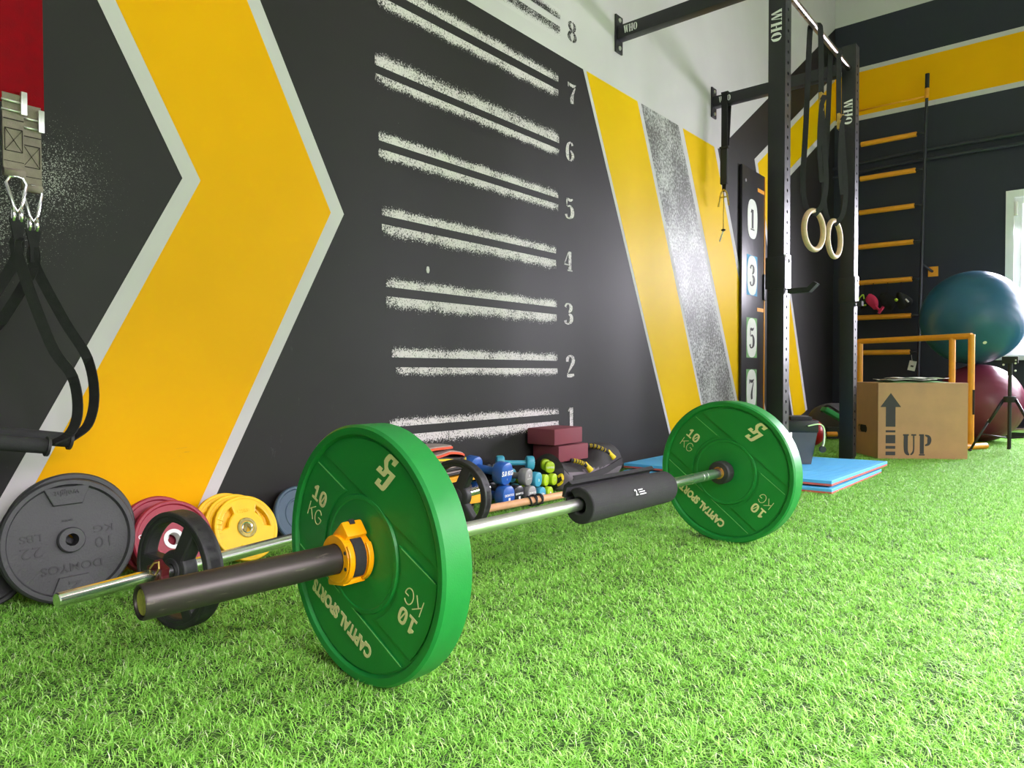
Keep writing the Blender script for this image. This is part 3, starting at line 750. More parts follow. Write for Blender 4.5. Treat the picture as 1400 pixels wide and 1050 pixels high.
PP = MB(); PP.mesh(text('2', .022, .0006, .0004), pm @ T(-.012, -.01, .001)); PP.build('print', 'print_white', pad)
for k, w in enumerate((.020, .026, .028)):
    MB().box(0, w, -.0012, .0012, 0, .0008, pm @ T(0, -.004 - k * .006, .001)).build('print', 'print_white', pad)

# ================================================================== SECOND BAR WITH TWO TRI-GRIP PLATES
G0, G1 = Vector((-1.445, .452)), Vector((-1.672, 1.885)); gd = (G1 - G0); GL_ = gd.length; gaz = math.atan2(gd.x, gd.y)
MG = T(G0.x, G0.y, 0) @ RZ(-gaz); zg = .126
b2 = thing('chrome_barbell', 'slim chrome barbell lying between the green plates and the wall', 'barbell', MG)
sb = MB(); pr = [(0, 0), (.0125, 0), (.0142, .002)]
for c in (.55, .60): pr += [(.0142, c - .001), (.0128, c), (.0128, c + .004), (.0142, c + .005)]
pr += [(.0142, GL_ - .002), (.0125, GL_), (0, GL_)]
sb.lathe(pr, 32, T(0, 0, zg)); sb.build('shaft', 'chrome', b2)
def star_collar(y):
    c = MB(); c.mesh(shape([[(math.cos(a) * (.030 if k % 2 else .024), math.sin(a) * (.030 if k % 2 else .024)) for k, a in enumerate(np.linspace(0, 2 * PI, 13)[:-1])], circ(.0145, 20)[::-1]], .018, .002), frame((0, y, zg), (1, 0, 0), (0, 0, 1)))
    c.build('star_collar', 'collar_red' if y < 1 else 'black_paint', b2)
star_collar(.205); star_collar(GL_ - .155)
MB().tube([(.0, .178, zg + .016), (.006, .183, zg + .027), (.018, .186, zg + .030), (.024, .182, zg + .018), (.016, .180, zg + .004)], .0018, 6).build('spring_clip', 'brass', b2)
def tri_loops(ro, rim, hub, n=3, span=R(78), a0=R(90), lens=False):
    loops = [circ(ro, 64)]
    for k in range(n):
        c = a0 + 2 * PI * k / n; r1, r0 = ro - rim, hub
        lp = circ(r1, 18, (0, 0), c - span / 2, c + span / 2, True)
        if lens: lp += circ(r0 + (r1 - r0) * .45, 10, (0, 0), c + span * .40, c - span * .40, True)
        else: lp += circ(r0, 12, (0, 0), c + span * .36, c - span * .36, True)
        loops.append(lp[::-1])
    return loops
def tri_plate(name, label, cat, M, ro, th, mt, rim, hub, group, span=R(78), a0=R(90), lens=False, bore=.0148, hubmat=None, hubr=None):
    t = thing(name, label, cat, M, group)
    lo = tri_loops(ro, rim, hub, 3, span, a0, lens); lo.append(circ(bore, 24)[::-1])
    MB().mesh(shape(lo, th, min(.006, th * .2)), frame((0, th / 2, 0), (1, 0, 0), (0, 0, 1)), smooth=False).build('disc', mt, t, 40)
    lp = shape([circ(ro, 64), circ(ro - rim * .5, 64)[::-1]], th * 1.12, .003)
    MB().mesh(lp, frame((0, th * .56, 0), (1, 0, 0), (0, 0, 1))).build('rim', mt, t)
    hr = hubr or hub * .62
    MB().mesh(shape([circ(hr, 32), circ(bore, 24)[::-1]], th * 1.2, .002), frame((0, th * .6, 0), (1, 0, 0), (0, 0, 1))).build('hub', hubmat or mt, t)
    return t
tri_plate('grip_plate', 'black three-spoke grip plate on the near end of the chrome bar', 'plate', MG @ T(0, .243, zg), .1225, .034, 'rubber_black', .023, .042, 'black grip plates', R(98), R(118))
tri_plate('grip_plate', 'black three-spoke grip plate on the far end of the chrome bar beside the dumbbells', 'plate', MG @ T(0, GL_ - .185, zg), .1225, .034, 'rubber_black', .024, .046, 'black grip plates', R(96), R(4))

# ================================================================== PLATES LEANING ON THE WALL
def lean(X, Y, d, th, z0=.004, thick=0.0, roll=0.0):
    """frame of a disc leaning back: local +y = face normal (towards room), local z = up along disc"""
    n = Vector((math.cos(th), 0, math.sin(th))); u = Vector((-math.sin(th), 0, math.cos(th))); s = n.cross(u)
    c = Vector((X, Y, z0 + d / 2 * math.cos(th)))
    M = Matrix(((s.x, n.x, u.x, c.x), (s.y, n.y, u.y, c.y), (s.z, n.z, u.z, c.z), (0, 0, 0, 1)))
    return M @ RY_(roll)
# note: local x = n x u (so u,v frame looking at the face: right = -x)
def FF(d): return frame((0, d, 0), (-1, 0, 0), (0, 0, 1))
def domyos(label, M, detail=True):
    t = thing('iron_plate', label, 'plate', M, 'black iron plates by the wall'); r = .1445
    MB().lathe([(.0145, -.030), (.135, -.030), (r, -.024), (r, -.004), (.140, .001), (.131, .001), (.127, -.006), (.029, -.006), (.0145, -.006), (.0145, -.030)], 80).build('disc', 'iron_grey', t)
    MB().lathe([(.0145, .006), (.027, .006), (.0295, .003), (.0295, -.008), (.0145, -.008), (.0145, .006)], 40).build('hub', 'iron_grey', t)
    if not detail: return t
    Q = FF(-.0065) @ RZ(PI)                                            # plate lies upside down
    for s in (1, -1):
        tz = [(-.050, s * .126), (.050, s * .126), (.031, s * .083), (-.031, s * .083)]
        if s < 0: tz = tz[::-1]
        MB().mesh(shape([tz[::-1]], .0075, .002), FF(-.0065)).build('grip_block', 'iron_grey', t)
    def tx(s, sz, x, y, sx=1.0, bold=.0008, z=0): MB().mesh(text(s, sz, .0022, bold, sx), Q @ T(x, y, z)).build('lettering', 'iron_text', t)
    tx('DOMYOS', .027, 0, .062, 1.15, .0002); tx('10', .036, -.073, .015, 1.25, -.0004); tx('KG', .024, -.073, -.017, 1.45, 0)
    tx('22', .036, .080, .015, 1.35, -.0004); tx('LBS', .024, .080, -.017, 1.25, 0); tx('6mm', .010, .003, -.046, 1.2, 0)
    tx('weight', .019, .002, -.111, 1.05, 0, .0075)
    em = [(-.017, -.013), (.016, -.013), (.016, -.007), (-.004, -.004), (.012, .012), (-.017, .012), (-.017, .006), (.0, .006), (-.017, -.006)]
    MB().mesh(shape([em], .0015), FF(.001) @ T(.004, -.107, 0)).build('emblem', 'iron_text', t)
    return t
domyos('dark grey iron plate with 10 KG cast in it, leaning below the chevron', lean(-1.853, .612, .289, .2))
domyos('dark iron plate hidden behind the 10 KG plate, against the wall', lean(-1.905, .634, .289, .19, .010), False)

sm_ = thing('rubber_plate', 'small black rubber plate cut off by the left picture edge', 'plate', lean(-1.955, .472, .16, .3))
MB().lathe([(.0145, -.025), (.076, -.025), (.080, -.021), (.080, -.004), (.077, 0), (.070, 0), (.066, -.005), (.0145, -.005), (.0145, -.025)], 48).build('disc', 'rubber_black', sm_)
MB().lathe([(.0146, .0), (.026, .0), (.028, -.006), (.0146, -.006), (.0146, 0)], 28).build('hub', 'rubber_black', sm_)

def red_plate(label, X, Y, z0=.003, th=.36, roll=0):
    t = thing('red_plate', label, 'plate', lean(X, Y, .208, th, z0, roll=roll), 'red plates by the wall'); r = .104
    MB().lathe([(.0255, -.030), (.098, -.030), (r, -.026), (r, -.004), (.100, 0), (.094, 0), (.091, -.004), (.052, -.004), (.050, -.001), (.046, -.001), (.044, -.005), (.0255, -.005), (.0255, -.030)], 64).build('disc', 'plate_red', t)
    MB().lathe([(.0165, -.030), (.0165, -.003), (.021, -.0025), (.0262, -.0035), (.0262, -.030)], 40).build('bore_ring', 'print_white', t)
    em = [(x * .45, y * .45) for x, y in EMB]
    MB().mesh(shape([em], .0008), FF(-.004) @ RZ(R(20)) @ T(.072, .0, 0) @ RZ(R(-50))).build('emblem', 'print_white', t)
    MB().mesh(text('CAPITAL SPORTS', .017, .0008, .0005, .8), FF(-.004) @ RZ(R(-70)) @ T(0, -.070, 0)).build('lettering', 'print_white', t)
    return t
red_plate('front red plate with white logo, seen through the black grip plate', -1.872, .862)
red_plate('rear red plate tucked behind the front red one', -1.918, .845, .008, .30)

def yellow_plate(label, X, Y, th, z0=.003, roll=0):
    r = .0955
    t = tri_plate('yellow_plate', label, 'plate', lean(X, Y, 2 * r, th, z0, roll=roll), r, .020, 'plate_yellow', .022, .040, 'yellow grip plates by the wall', R(58), R(35), True, .0145, 'plate_yellow', .030)
    MB().lathe([(.0132, .012), (.0165, .0135), (.0178, .012), (.0178, -.012), (.0132, -.012), (.0132, .012)], 32).build('bore_sleeve', 'chrome', t)
    MB().lathe([(.019, .0122), (.0205, .0138), (.027, .0138), (.029, .0122)], 36).build('hub_ring', 'sticker_gold', t)
    MB().mesh(text('1.25KG', .014, .0014, .0002, .95), FF(.0098) @ T(0, .050, 0)).build('lettering', 'plate_yellow', t)
    for k in range(7):
        a = R(155 + k * 9); MB().box(-.0008, .0008, -.010, .010, 0, .0016, FF(.0106) @ RZ(a - R(90)) @ T(0, .083, 0)).build('grip_rib', 'plate_yellow', t)
    return t
yellow_plate('front yellow plate with 1.25KG and three grip holes, on the turf', -1.880, 1.068, .42)
yellow_plate('middle yellow grip plate of the leaning stack', -1.903, 1.052, .40, .006, R(12))
yellow_plate('rearmost yellow grip plate nearest the wall', -1.925, 1.034, .38, .008, R(25))
bp = thing('blue_grey_plate', 'small blue-grey plate leaning on the wall right of the yellow plates', 'plate', lean(-1.942, 1.297, .184, .38))
MB().lathe([(.0145, -.020), (.088, -.020), (.092, -.016), (.092, -.003), (.089, 0), (.083, 0), (.080, -.004), (.056, -.004), (.054, -.002), (.050, -.002), (.048, -.006), (.0145, -.006), (.0145, -.020)], 60).build('disc', 'plate_bluegrey', bp)
MB().lathe([(.0146, -.002), (.024, -.002), (.026, -.008), (.0146, -.008), (.0146, -.002)], 32).build('hub', 'iron_grey', bp)
MB().lathe([(.0925, -.013), (.0935, -.0125), (.0935, -.0085), (.0925, -.008)], 60).build('rim_line', 'rubber_black', bp)

# ================================================================== SOFT PADS STACK
def soft_pad(label, y1, X, z, L, w, mt_top, mt_edge, wav, ph, yaw, tip=0.0, th=.012):
    """long soft pad with rounded ends and a coloured edge, waving gently; y1 = end nearest the dumbbells"""
    t = thing('exercise_pad', label, 'pad', T(X, y1, z) @ RZ(yaw), 'soft pads stacked by the wall')
    def sheet(w_, h0, h1, Lx):
        vs_, fs = [], []; n = 28; m = 6
        for lay in (h0, h1):
            for i in range(n + 1):
                s = i / n; y = -Lx * s - (L - Lx) / 2
                e = min(s, 1 - s) * Lx; ww = w_ * (math.sqrt(max(0, 1 - (1 - min(1, e / (w_ * .7))) ** 2)) * .96 + .04)
                for j in range(m + 1):
                    q = j / m - .5; x = q * ww
                    zz = wav * math.sin(ph + s * 7.5) + lay - abs(q) ** 2 * .008 + tip * max(0, .35 - s)
                    vs_.append((x, y, zz))
        k = (n + 1) * (m + 1)
        for i in range(n):
            for j in range(m):
                a = i * (m + 1) + j
                fs += [(k + a, k + a + 1, k + a + m + 2, k + a + m + 1), (a, a + m + 1, a + m + 2, a + 1)]
            for a in (i * (m + 1), i * (m + 1) + m): fs.append((a, a + m + 1, k + a + m + 1, k + a))
        for i in (0, n):
            for j in range(m): a = i * (m + 1) + j; fs.append((a, a + 1, k + a + 1, k + a))
        b = MB(); b.add(vs_, fs, None, True); return b
    sheet(w, 0, th * .62, L).build('edge_binding', mt_edge, t)
    sheet(w - .010, th * .3, th, L - .01).build('cover', mt_top, t)
    return t
soft_pad('grey pad with orange binding on top of the stack', 1.925, -1.905, .262, .34, .13, 'pad_grey', 'pad_orange', .007, 1.2, R(-3), -.05)
soft_pad('second grey pad with orange binding, under the top one', 1.985, -1.905, .238, .36, .13, 'pad_grey', 'pad_orange', .009, .4, R(2), -.09)
soft_pad('dark pad with yellow binding below the orange ones', 1.975, -1.90, .218, .34, .13, 'pad_dark', 'pad_yellow', .004, 2.4, R(-2), -.05)
soft_pad('second dark pad with yellow binding in the middle of the stack', 1.99, -1.90, .202, .35, .13, 'pad_dark', 'pad_yellow', .003, 3.3, R(1), .02)
soft_pad('plain grey pad curling down above the far grip plate', 2.015, -1.90, .184, .36, .14, 'pad_grey', 'pad_dark', .004, 1.0, R(2), -.06)
soft_pad('lower plain grey pad curling towards the blue dumbbells', 2.055, -1.90, .162, .38, .14, 'pad_grey', 'pad_dark', .003, .3, R(0), -.09)
soft_pad('amber pad with a pointed end low in the stack', 2.095, -1.89, .132, .40, .12, 'pad_amber', 'pad_amber', .003, .2, R(-3), -.05, .020)
soft_pad('fat amber pad at the bottom of the stack behind the grip plate', 2.075, -1.89, .040, .38, .14, 'pad_amber', 'pad_amber', .003, .2, R(-3), -.02, .040)
soft_pad('dark pad lying between the two amber pads', 2.03, -1.91, .092, .36, .15, 'pad_dark', 'pad_dark', .003, 1.2, R(0), -.02, .024)
soft_pad('dark pad lying flat on the turf under the whole stack', 2.04, -1.91, .010, .36, .15, 'pad_dark', 'pad_dark', .001, 1.2, R(0), 0, .022)

# ================================================================== DUMBBELLS
def dumbbell(label, head, yaw, pitch, rh, L, mt, lines=(), flat=.86):
    """head = centre of the end face nearest the room; local -x runs towards the wall"""
    M = T(*head) @ RZ(yaw) @ RY_(pitch)
    t = thing('dumbbell', label, 'dumbbell', M, 'vinyl dumbbells by the wall')
    hl = rh * 1.15; n = 28
    def head_loops(x0, x1):
        mb = MB(); prof = [(0, .0), (.80, .0), (.93, .05), (1, .16), (1, .80), (.93, .93), (.75, 1.0), (0, 1.0)]
        vs_, fs = [], []
        for r, s in prof:
            for k in range(n):
                a = 2 * PI * k / n; c, q = math.cos(a), math.sin(a)
                e = (abs(c) ** 2.6 + abs(q) ** 2.6) ** (-1 / 2.6)
                vs_.append((x0 + (x1 - x0) * s, r * rh * flat * e * c, r * rh * e * q))
        for i in range(len(prof) - 1):
            for k in range(n): fs.append((i * n + k, (i + 1) * n + k, (i + 1) * n + (k + 1) % n, i * n + (k + 1) % n))
        return mb.add(vs_, fs, None, True)
    head_loops(0, -hl).build('head', mt, t); head_loops(-L, -L + hl).build('head', mt, t)
    MB().tube([(-hl + .004, 0, 0), (-L + hl - .004, 0, 0)], rh * .36, 16).build('handle', mt, t)
    for s, sz, y, bold in lines:
        fm = frame((0.0002, 0, y), (0, 1, 0), (0, 0, 1))
        if s == '#': MB().box(-sz * .35, sz * .35, -sz / 2, sz / 2, 0, .0006, fm).build('mark', 'print_white', t)
        else: MB().mesh(text(s, sz, .0006, bold, 1), fm).build('lettering', 'print_white', t)
    return t
X0 = -1.785
dumbbell('upper blue 5 kg dumbbell lying on the lower blue one', (X0 - .015, 2.148, .134), R(4), R(5), .046, .205, 'db_blue', (('5.0 KG', .026, .002, .0010), ('1', .010, -.022, 0)))
dumbbell('lower blue 5 kg dumbbell resting on the turf behind the stick', (X0, 2.142, .045), R(0), 0, .044, .205, 'db_blue', (('DOMYOS', .013, .006, .0003), ('#', .016, -.012, 0)))
dumbbell('upper black dumbbell squeezed between blue and grey ones', (X0 - .075, 2.220, .116), R(-2), R(2), .036, .14, 'db_black', (('5 kg', .012, -.012, .0002),))
dumbbell('lower black dumbbell with white lettering beside the blue one', (X0 - .01, 2.218, .041), R(0), 0, .040, .19, 'db_black', (('DOMYOS', .011, .006, .0003), ('#', .015, -.012, 0)))
dumbbell('upper grey dumbbell leaning on the lower grey one', (X0 - .01, 2.283, .106), R(8), R(3), .036, .18, 'db_grey', (('3', .013, .006, .0006), ('DOMYOS', .008, -.006, 0)))
dumbbell('lower grey dumbbell on the turf', (X0, 2.292, .036), R(0), 0, .034, .18, 'db_grey', (('DOMYOS', .010, .006, .0002), ('3', .013, -.010, .0004)))
dumbbell('teal dumbbell lying crosswise on top of the pile', (-1.858, 2.392, .150), R(52), R(2), .030, .165, 'db_teal', (('2.0 KG', .015, 0, .0006),))
dumbbell('middle teal dumbbell between grey and lime ones', (X0 - .012, 2.350, .088), R(3), R(2), .031, .17, 'db_teal', (('2', .014, -.002, .0004),))
dumbbell('lowest teal dumbbell on the turf', (X0, 2.362, .029), R(0), 0, .027, .17, 'db_teal', (('2 kg', .012, 0, .0005),))
dumbbell('lime green dumbbell on top of the lime stack', (X0 - .052, 2.484, .122), R(-38), R(2), .025, .095, 'db_lime', (('1.0 KG', .012, 0, .0003),))
dumbbell('lime green dumbbell half hidden behind the middle teal one', (X0 - .035, 2.436, .073), R(6), 0, .025, .15, 'db_lime', (('1', .012, -.004, .0004),))
dumbbell('rightmost lime green dumbbell next to the black bag', (X0 - .030, 2.489, .071), R(3), 0, .025, .15, 'db_lime', (('1', .012, -.004, .0004),))
dumbbell('lowest lime green dumbbell on the turf', (X0 - .004, 2.422, .026), R(0), 0, .024, .15, 'db_lime', (('#', .012, -.002, 0),))

# wooden stick with black bands
S0, S1 = Vector((-1.745, 1.955, .030)), Vector((-1.665, 2.76, .030))
st = thing('wooden_stick', 'pale wooden stick lying on the turf in front of the dumbbells', 'stick', T(*S0))
MB().tube([Vector((0, 0, 0)), S1 - S0], .0145, 20).build('rod', 'wood_stick', st)
sd = (S1 - S0).normalized()
for i, s in enumerate((.235, .252, .266, .286, .300)):
    c = S0 + sd * s; a = sd.orthogonal().normalized(); b = sd.cross(a); pts = []
    sk = sd * (.010 * (1 if i % 2 else -1))
    for k in range(20):
        q = 2 * PI * k / 20; pts.append(c + (a * math.cos(q) + b * math.sin(q)) * (.0185 + .002 * (i % 2)) + sk * math.cos(q))
    o = MB().tube(pts, .0034, 6, closed=True).build('elastic_band', 'rubber_black')
    setp(o, ('leftmost', 'second from left', 'middle', 'second from right', 'rightmost')[i] + ' black elastic band wrapped around the wooden stick', 'band', 'elastic bands on the stick')

# ================================================================== DUFFEL SANDBAG + YOGA BRICKS
bag = thing('duffel_bag', 'black and grey duffel sandbag with yellow stitched handles against the wall', 'bag', T(-1.895, 2.80, 0))
def bag_body():
    n, m = 32, 22; vs_, fs = [], []
    for i in range(m + 1):
        s = i / m; y = -.275 + .55 * s
        e = min(1, math.sqrt(max(0, 1 - (1 - min(1, min(s, 1 - s) / .09)) ** 2)))
        for k in range(n):
            a = 2 * PI * k / n
            rx, rz = .098, .090 + .012 * math.sin(s * 9 + 1)
            sag = -.012 * math.sin(s * PI) * (1 if math.sin(a) > 0 else 0)
            wr = 1 + .030 * math.sin(5 * a + 13 * s) * math.sin(11 * s)
            x = rx * e * math.cos(a) * wr; z = .098 + max(-.092, (rz * e * math.sin(a) + sag) * wr)
            sg = min(1, max(0, (.09 - y) / .10)) * min(1, max(0, (y + .262) / .04)); z *= 1 - .30 * sg * sg * (3 - 2 * sg)      # sags under the bricks
            vs_.append((x, y, z))
    for i in range(m):
        for k in range(n): fs.append((i * n + k, i * n + (k + 1) % n, (i + 1) * n + (k + 1) % n, (i + 1) * n + k))
    fs += [list(range(n))[::-1], [m * n + k for k in range(n)]]
    b = MB(); b.add(vs_, fs, None, True)
    for q in range(len(b.f)):
        c = [b.v[j] for j in b.f[q]]; z = sum(p[2] for p in c) / len(c); x = sum(p[0] for p in c) / len(c); y = sum(p[1] for p in c) / len(c)
        if x > .0 and z < .088 and -.262 < y < .262: b.mi[q] = 1
    return b
bag_body().build('body', ['bag_black', 'bag_grey'], bag, 60)
for y in (-.13, .085):
    pts = [(.010, y - .050, .186), (.034, y - .025, .186), (.056, y + .005, .175), (.074, y + .035, .157), (.084, y + .055, .142)]
    if y < 0: pts = [(.062, y - .035, .140), (.074, y - .015, .136), (.084, y + .010, .128), (.092, y + .030, .118), (.098, y + .048, .106)]
    pts = spline(pts, 6); h = MB().tube(pts, .009, 10).build('handle', 'bag_black', bag)
    for k in range(9):
        p = Vector(pts[4 + int(k * 1.5)]); q = Vector(pts[5 + int(k * 1.5)]); d = (q - p).normalized(); u = d.orthogonal().normalized(); w = d.cross(u)
        MB().tube([p + (u * math.cos(a) + w * math.sin(a)) * .0096 for a in np.linspace(0, 2 * PI, 13)[:-1]], .0016, 5, closed=True).build('stitch', 'accent_yellow', h)
    e = Vector(pts[-1]); MB().tube([e - Vector((.012, .02, -.03)) * .6, e, e + Vector((.010, .014, -.020))], [.009, .011, .015], 12).build('handle_cap', 'accent_yellow', bag)
MB().ribbon([(.100, -.20, .062), (.103, -.05, .060), (.104, .08, .075), (.101, .22, .105)], .030, .004, (0, 0, 1)).build('side_strap', 'bag_black', bag)
MB().ribbon(spline([(.072, -.278, .078), (.088, -.272, .088), (.094, -.272, .066), (.088, -.280, .050), (.074, -.285, .042)], 5), .012, .003, (0, .5, 1)).build('pull_tab', 'accent_yellow', bag)
def brick(label, x0, x1, y0, y1, z0, yaw):
    cx_, cy_ = (x0 + x1) / 2, (y0 + y1) / 2
    o = MB().box(-(x1 - x0) / 2, (x1 - x0) / 2, -(y1 - y0) / 2, (y1 - y0) / 2, 0, .073, bev=.006).build('yoga_brick', 'maroon_foam')
    o.matrix_world = T(cx_, cy_, z0) @ RZ(yaw); setp(o, label, 'yoga brick', 'maroon yoga bricks')
brick('lower maroon yoga brick resting on the duffel bag', -2.0, -1.848, 2.57, 2.80, .203 - .070, R(-1.5))
brick('upper maroon yoga brick on top of the other brick', -2.008, -1.855, 2.535, 2.765, .212, R(1.5))

# ================================================================== BLUE MATS
def puzzle_mat(label, quad, z0, z1, notch, curl=0.0):
    t = thing('foam_mat', label, 'mat', T(0, 0, 0), 'blue foam mats under the rack')
    A, B, C_, D = [Vector(q) for q in quad]                           # front-left, front-right, back-right, back-left
    pts = []
    def edge(p, q, n):
        for k in range(n): pts.append(tuple(p + (q - p) * (k / n)))
    fl = A + (B - A) * notch[0]; fr = A + (B - A) * notch[1]; inn = (D - A).normalized() * notch[2]
    edge(A, fl, 4); pts.append(tuple(fl)); pts.append(tuple(fl + inn)); pts.append(tuple(fr + inn)); edge(fr, B, 4); edge(B, C_, 8); edge(C_, D, 8); edge(D, A, 8)
    th = z1 - z0
    MB().mesh(shape([pts], th * .62, .002), T(0, 0, z0 + th * .38)).build('top_layer', 'mat_blue', t)
    MB().mesh(shape([pts], th * .38, .001), T(0, 0, z0)).build('bottom_layer', 'mat_red', t)
    # ribbed surface
    g = MB(); nn = 26
    for k in range(1, nn):
        p = A.lerp(D, k / nn); q = B.lerp(C_, k / nn); d = (q - p).normalized()
        if k / nn * (D - A).length < notch[2] + .02: p = fr.lerp(fr + (D - A), k / nn) + d * .02
        g = MB(); g.ribbon([(p.x + d.x * .03, p.y + d.y * .03, z1), (q.x - d.x * .03, q.y - d.y * .03, z1)], .010, .0016, (-d.y, d.x, 0)); g.build('rib', 'mat_blue', t)
puzzle_mat('lower blue foam mat lying on the turf under the rack', ((-1.90, 3.215), (-.885, 3.275), (-.868, 4.13), (-1.90, 4.06)), .004, .026, (.62, .80, .26))
puzzle_mat('upper blue foam mat with red underside on top of the lower mat', ((-1.925, 3.26), (-.894, 3.305), (-.862, 4.236), (-1.93, 4.10)), .034, .058, (.62, .80, .23))

# ================================================================== WALL-MOUNTED RACK
rack = thing('squat_rack', 'black wall-mounted squat rack with drilled posts and pull-up bar', 'squat rack', T(-1.17, 3.41, 0))
def RL(x, y, z): return (x + 1.17, y - 3.41, z)                        # world -> rack local
def post(cx_, cy_, top, hook_z):
    o = MB().box(*sum(zip(RL(cx_ - .04, cy_ - .04, 0), RL(cx_ + .034, cy_ + .04, top)), ()), bev=.003)
    p = o.build('post', 'black_paint', rack)
    L = [[(-.04, .02), (.04, .02), (.04, top), (-.04, top)]]
    L += [circ(.0085, 12, (0, .10 + .05 * k))[::-1] for k in range(int((top - .16) / .05))]
    q = Vector(RL(cx_ + .034, cy_, 0))
    MB().mesh(shape(L, .006), frame(q, (0, 1, 0), (0, 0, 1))).build('drilled_face', 'black_paint', p)
    c = RL(cx_, cy_, 0)
    MB().box(c[0] - .040, c[0] + .0345, c[1] - .041, c[1] + .038, .04, top - .1).build('inner_core', 'black_inner', p) if False else None
    # stencilled lettering reads downwards on the face towards the viewer
    # hook
    h = MB(); h.box(c[0] + .0405, c[0] + .0485, c[1] - .032, c[1] + .030, hook_z - .02, hook_z + .14)
    jh = h.build('hook_plate', 'steel_satin', rack)
    MB().lathe([(0, .0), (.011, 0), (.011, .003), (0, .003)], 16, frame((c[0] + .0485, c[1] + .002, hook_z + .112), (0, 1, 0), (1, 0, 0))).build('hook_pin', 'foam_black', jh)
    MB().box(c[0] - .046, c[0] + .047, c[1] - .047, c[1] - .0405, hook_z - .02, hook_z + .13, bev=.001).build('hook_sleeve', 'black_paint', rack)
    arm = [(-.0, 0), (.03, 0), (.03, .03), (0, .03)] if cy_ > 4 else [(-.0, 0), (.10, 0), (.135, .035), (.118, .047), (.090, .022), (.0, .022)]
    MB().mesh(shape([arm], .045, .002), frame((c[0] + .0495, c[1] + .0225, hook_z - .042), (1, 0, 0), (0, 0, 1))).build('hook_arm', 'foam_black', rack)
    return p
p1 = post(-1.17, 3.41, 2.60, .955); p2 = post(-1.17, 4.66, 2.525, .985)
for p, cy_, ztop, h in ((p1, 3.41, 2.245, .050), (p2, 4.66, 2.195, .050)):
    # reading downwards: right = -z, up = +x
    g = glyphs('WHO', h, frame(RL(-1.197, cy_ - .0406, ztop), (0, 0, -1), (1, 0, 0)), squash=1.32)
    g.build('lettering', 'print_white', p)
for cy_, zc in ((3.345, 2.375), (4.585, 2.368)):
    a = MB().box(*sum(zip(RL(WX + .012, cy_ - .028, zc - .035), RL(-1.208, cy_ + .028, zc + .035)), ()), bev=.003).build('wall_beam', 'black_paint', rack)
    pl = [[(-.035, -.10), (.035, -.10), (.035, .10), (-.035, .10)], circ(.009, 12, (0, .075))[::-1], circ(.009, 12, (0, -.075))[::-1]]
    b = MB().mesh(shape(pl, .010, .001), frame(RL(WX + .001, cy_, zc), (0, 1, 0), (0, 0, 1))).build('wall_plate', 'black_paint', rack)
    for s in (-1, 1): MB().lathe([(0, .006), (.010, .006), (.012, .003), (.012, 0)], 12, frame(RL(WX + .012, cy_, zc + s * .075), (0, 1, 0), (0, 0, 1)) @ RX_(R(90)) @ T(0, 0, 0)).build('bolt', 'steel_satin', b)
    glyphs('WHO', .040, frame(RL(WX + .055, cy_ - .0286, zc - .018), (1, 0, 0), (0, 0, 1)), squash=.9).build('lettering', 'print_white', a)
MB().tube([RL(-1.17, 3.45, 2.385), RL(-1.17, 4.62, 2.385)], .0165, 20).build('pull_up_bar', 'bar_steel_warm', rack)
# cross brace seen through the posts behind
MB().box(*sum(zip(RL(-1.20, 4.70, 2.30), RL(-1.14, 4.72, 2.36)), ())).build('post_cap', 'black_paint', rack)

# ================================================================== GYM RINGS
def gym_ring(label, y, zc, yaw, k=1.0):
    t = thing('gym_ring', label, 'gym ring', T(-1.17, y, 0), 'wooden rings hanging from the bar')
    r = .103
    q = RZ(yaw)
    MB().tube([q @ Vector((0, r * math.cos(a), zc + r * math.sin(a))) for a in np.linspace(0, 2 * PI, 49)[:-1]], .0145, 14, closed=True).build('ring', 'wood_ring', t)
    zt = zc + r + .016
    zb_ = 2.385
    dirw = Vector((.55, .83, 0))
    # strap loop over the bar and through the ring
    loop = [(-.004, 0, zt - .035), (-.040, -.012, zt + .02), (-.052, -.02, zt + .15), (-.040, -.015, zt + .45), (-.026, -.01, zb_ - .06), (-.020, 0, zb_ + .006), (0, 0, zb_ + .021), (.020, 0, zb_ + .006), (.026, .01, zb_ - .06), (.030, .012, zb_ - .40)]
    loop = [(x * k if x > .022 else x, y_, z_) for x, y_, z_ in loop]
    MB().ribbon(spline(loop, 5), .034, .0022, tuple(dirw)).build('strap', 'webbing_black', t)
    low = [(.004, 0, zt - .036), (.042, .012, zt + .02), (.055, .02, zt + .14), (.048, .015, zt + .3), (.032, .012, zb_ - .42)]
    MB().ribbon(spline(low, 5), .034, .0022, tuple(dirw)).build('strap', 'webbing_black', t)
    MB().ribbon(spline([(-.004, 0, zt - .035), (0, 0, zt - .041), (.004, 0, zt - .036)], 4), .034, .0022, tuple(dirw)).build('strap_fold', 'webbing_black', t)
    bk = MB().box(.026 * k, .026 * k + .016, -.020, .020, zb_ - .45, zb_ - .36, bev=.003).build('cam_buckle', 'brass', t)
    MB().box(.040, .050, -.016, .016, zb_ - .40, zb_ - .37, bev=.002).build('buckle_lever', 'brass', bk)
    tail = [(.040, -.01, zb_ - .40), (.060, -.03, zb_ - .39), (.046, -.045, zb_ - .46), (.040, -.05, zt + .30), (.050, -.04, zt + .12)]
    MB().ribbon(spline(tail, 6), .028, .002, tuple(dirw)).build('strap_tail', 'webbing_black', t)
gym_ring('nearer wooden gym ring on a black strap under the pull-up bar', 3.955, 1.302, R(-11))
gym_ring('farther wooden gym ring on a black strap beside the far post', 4.34, 1.312, R(-4), .55)

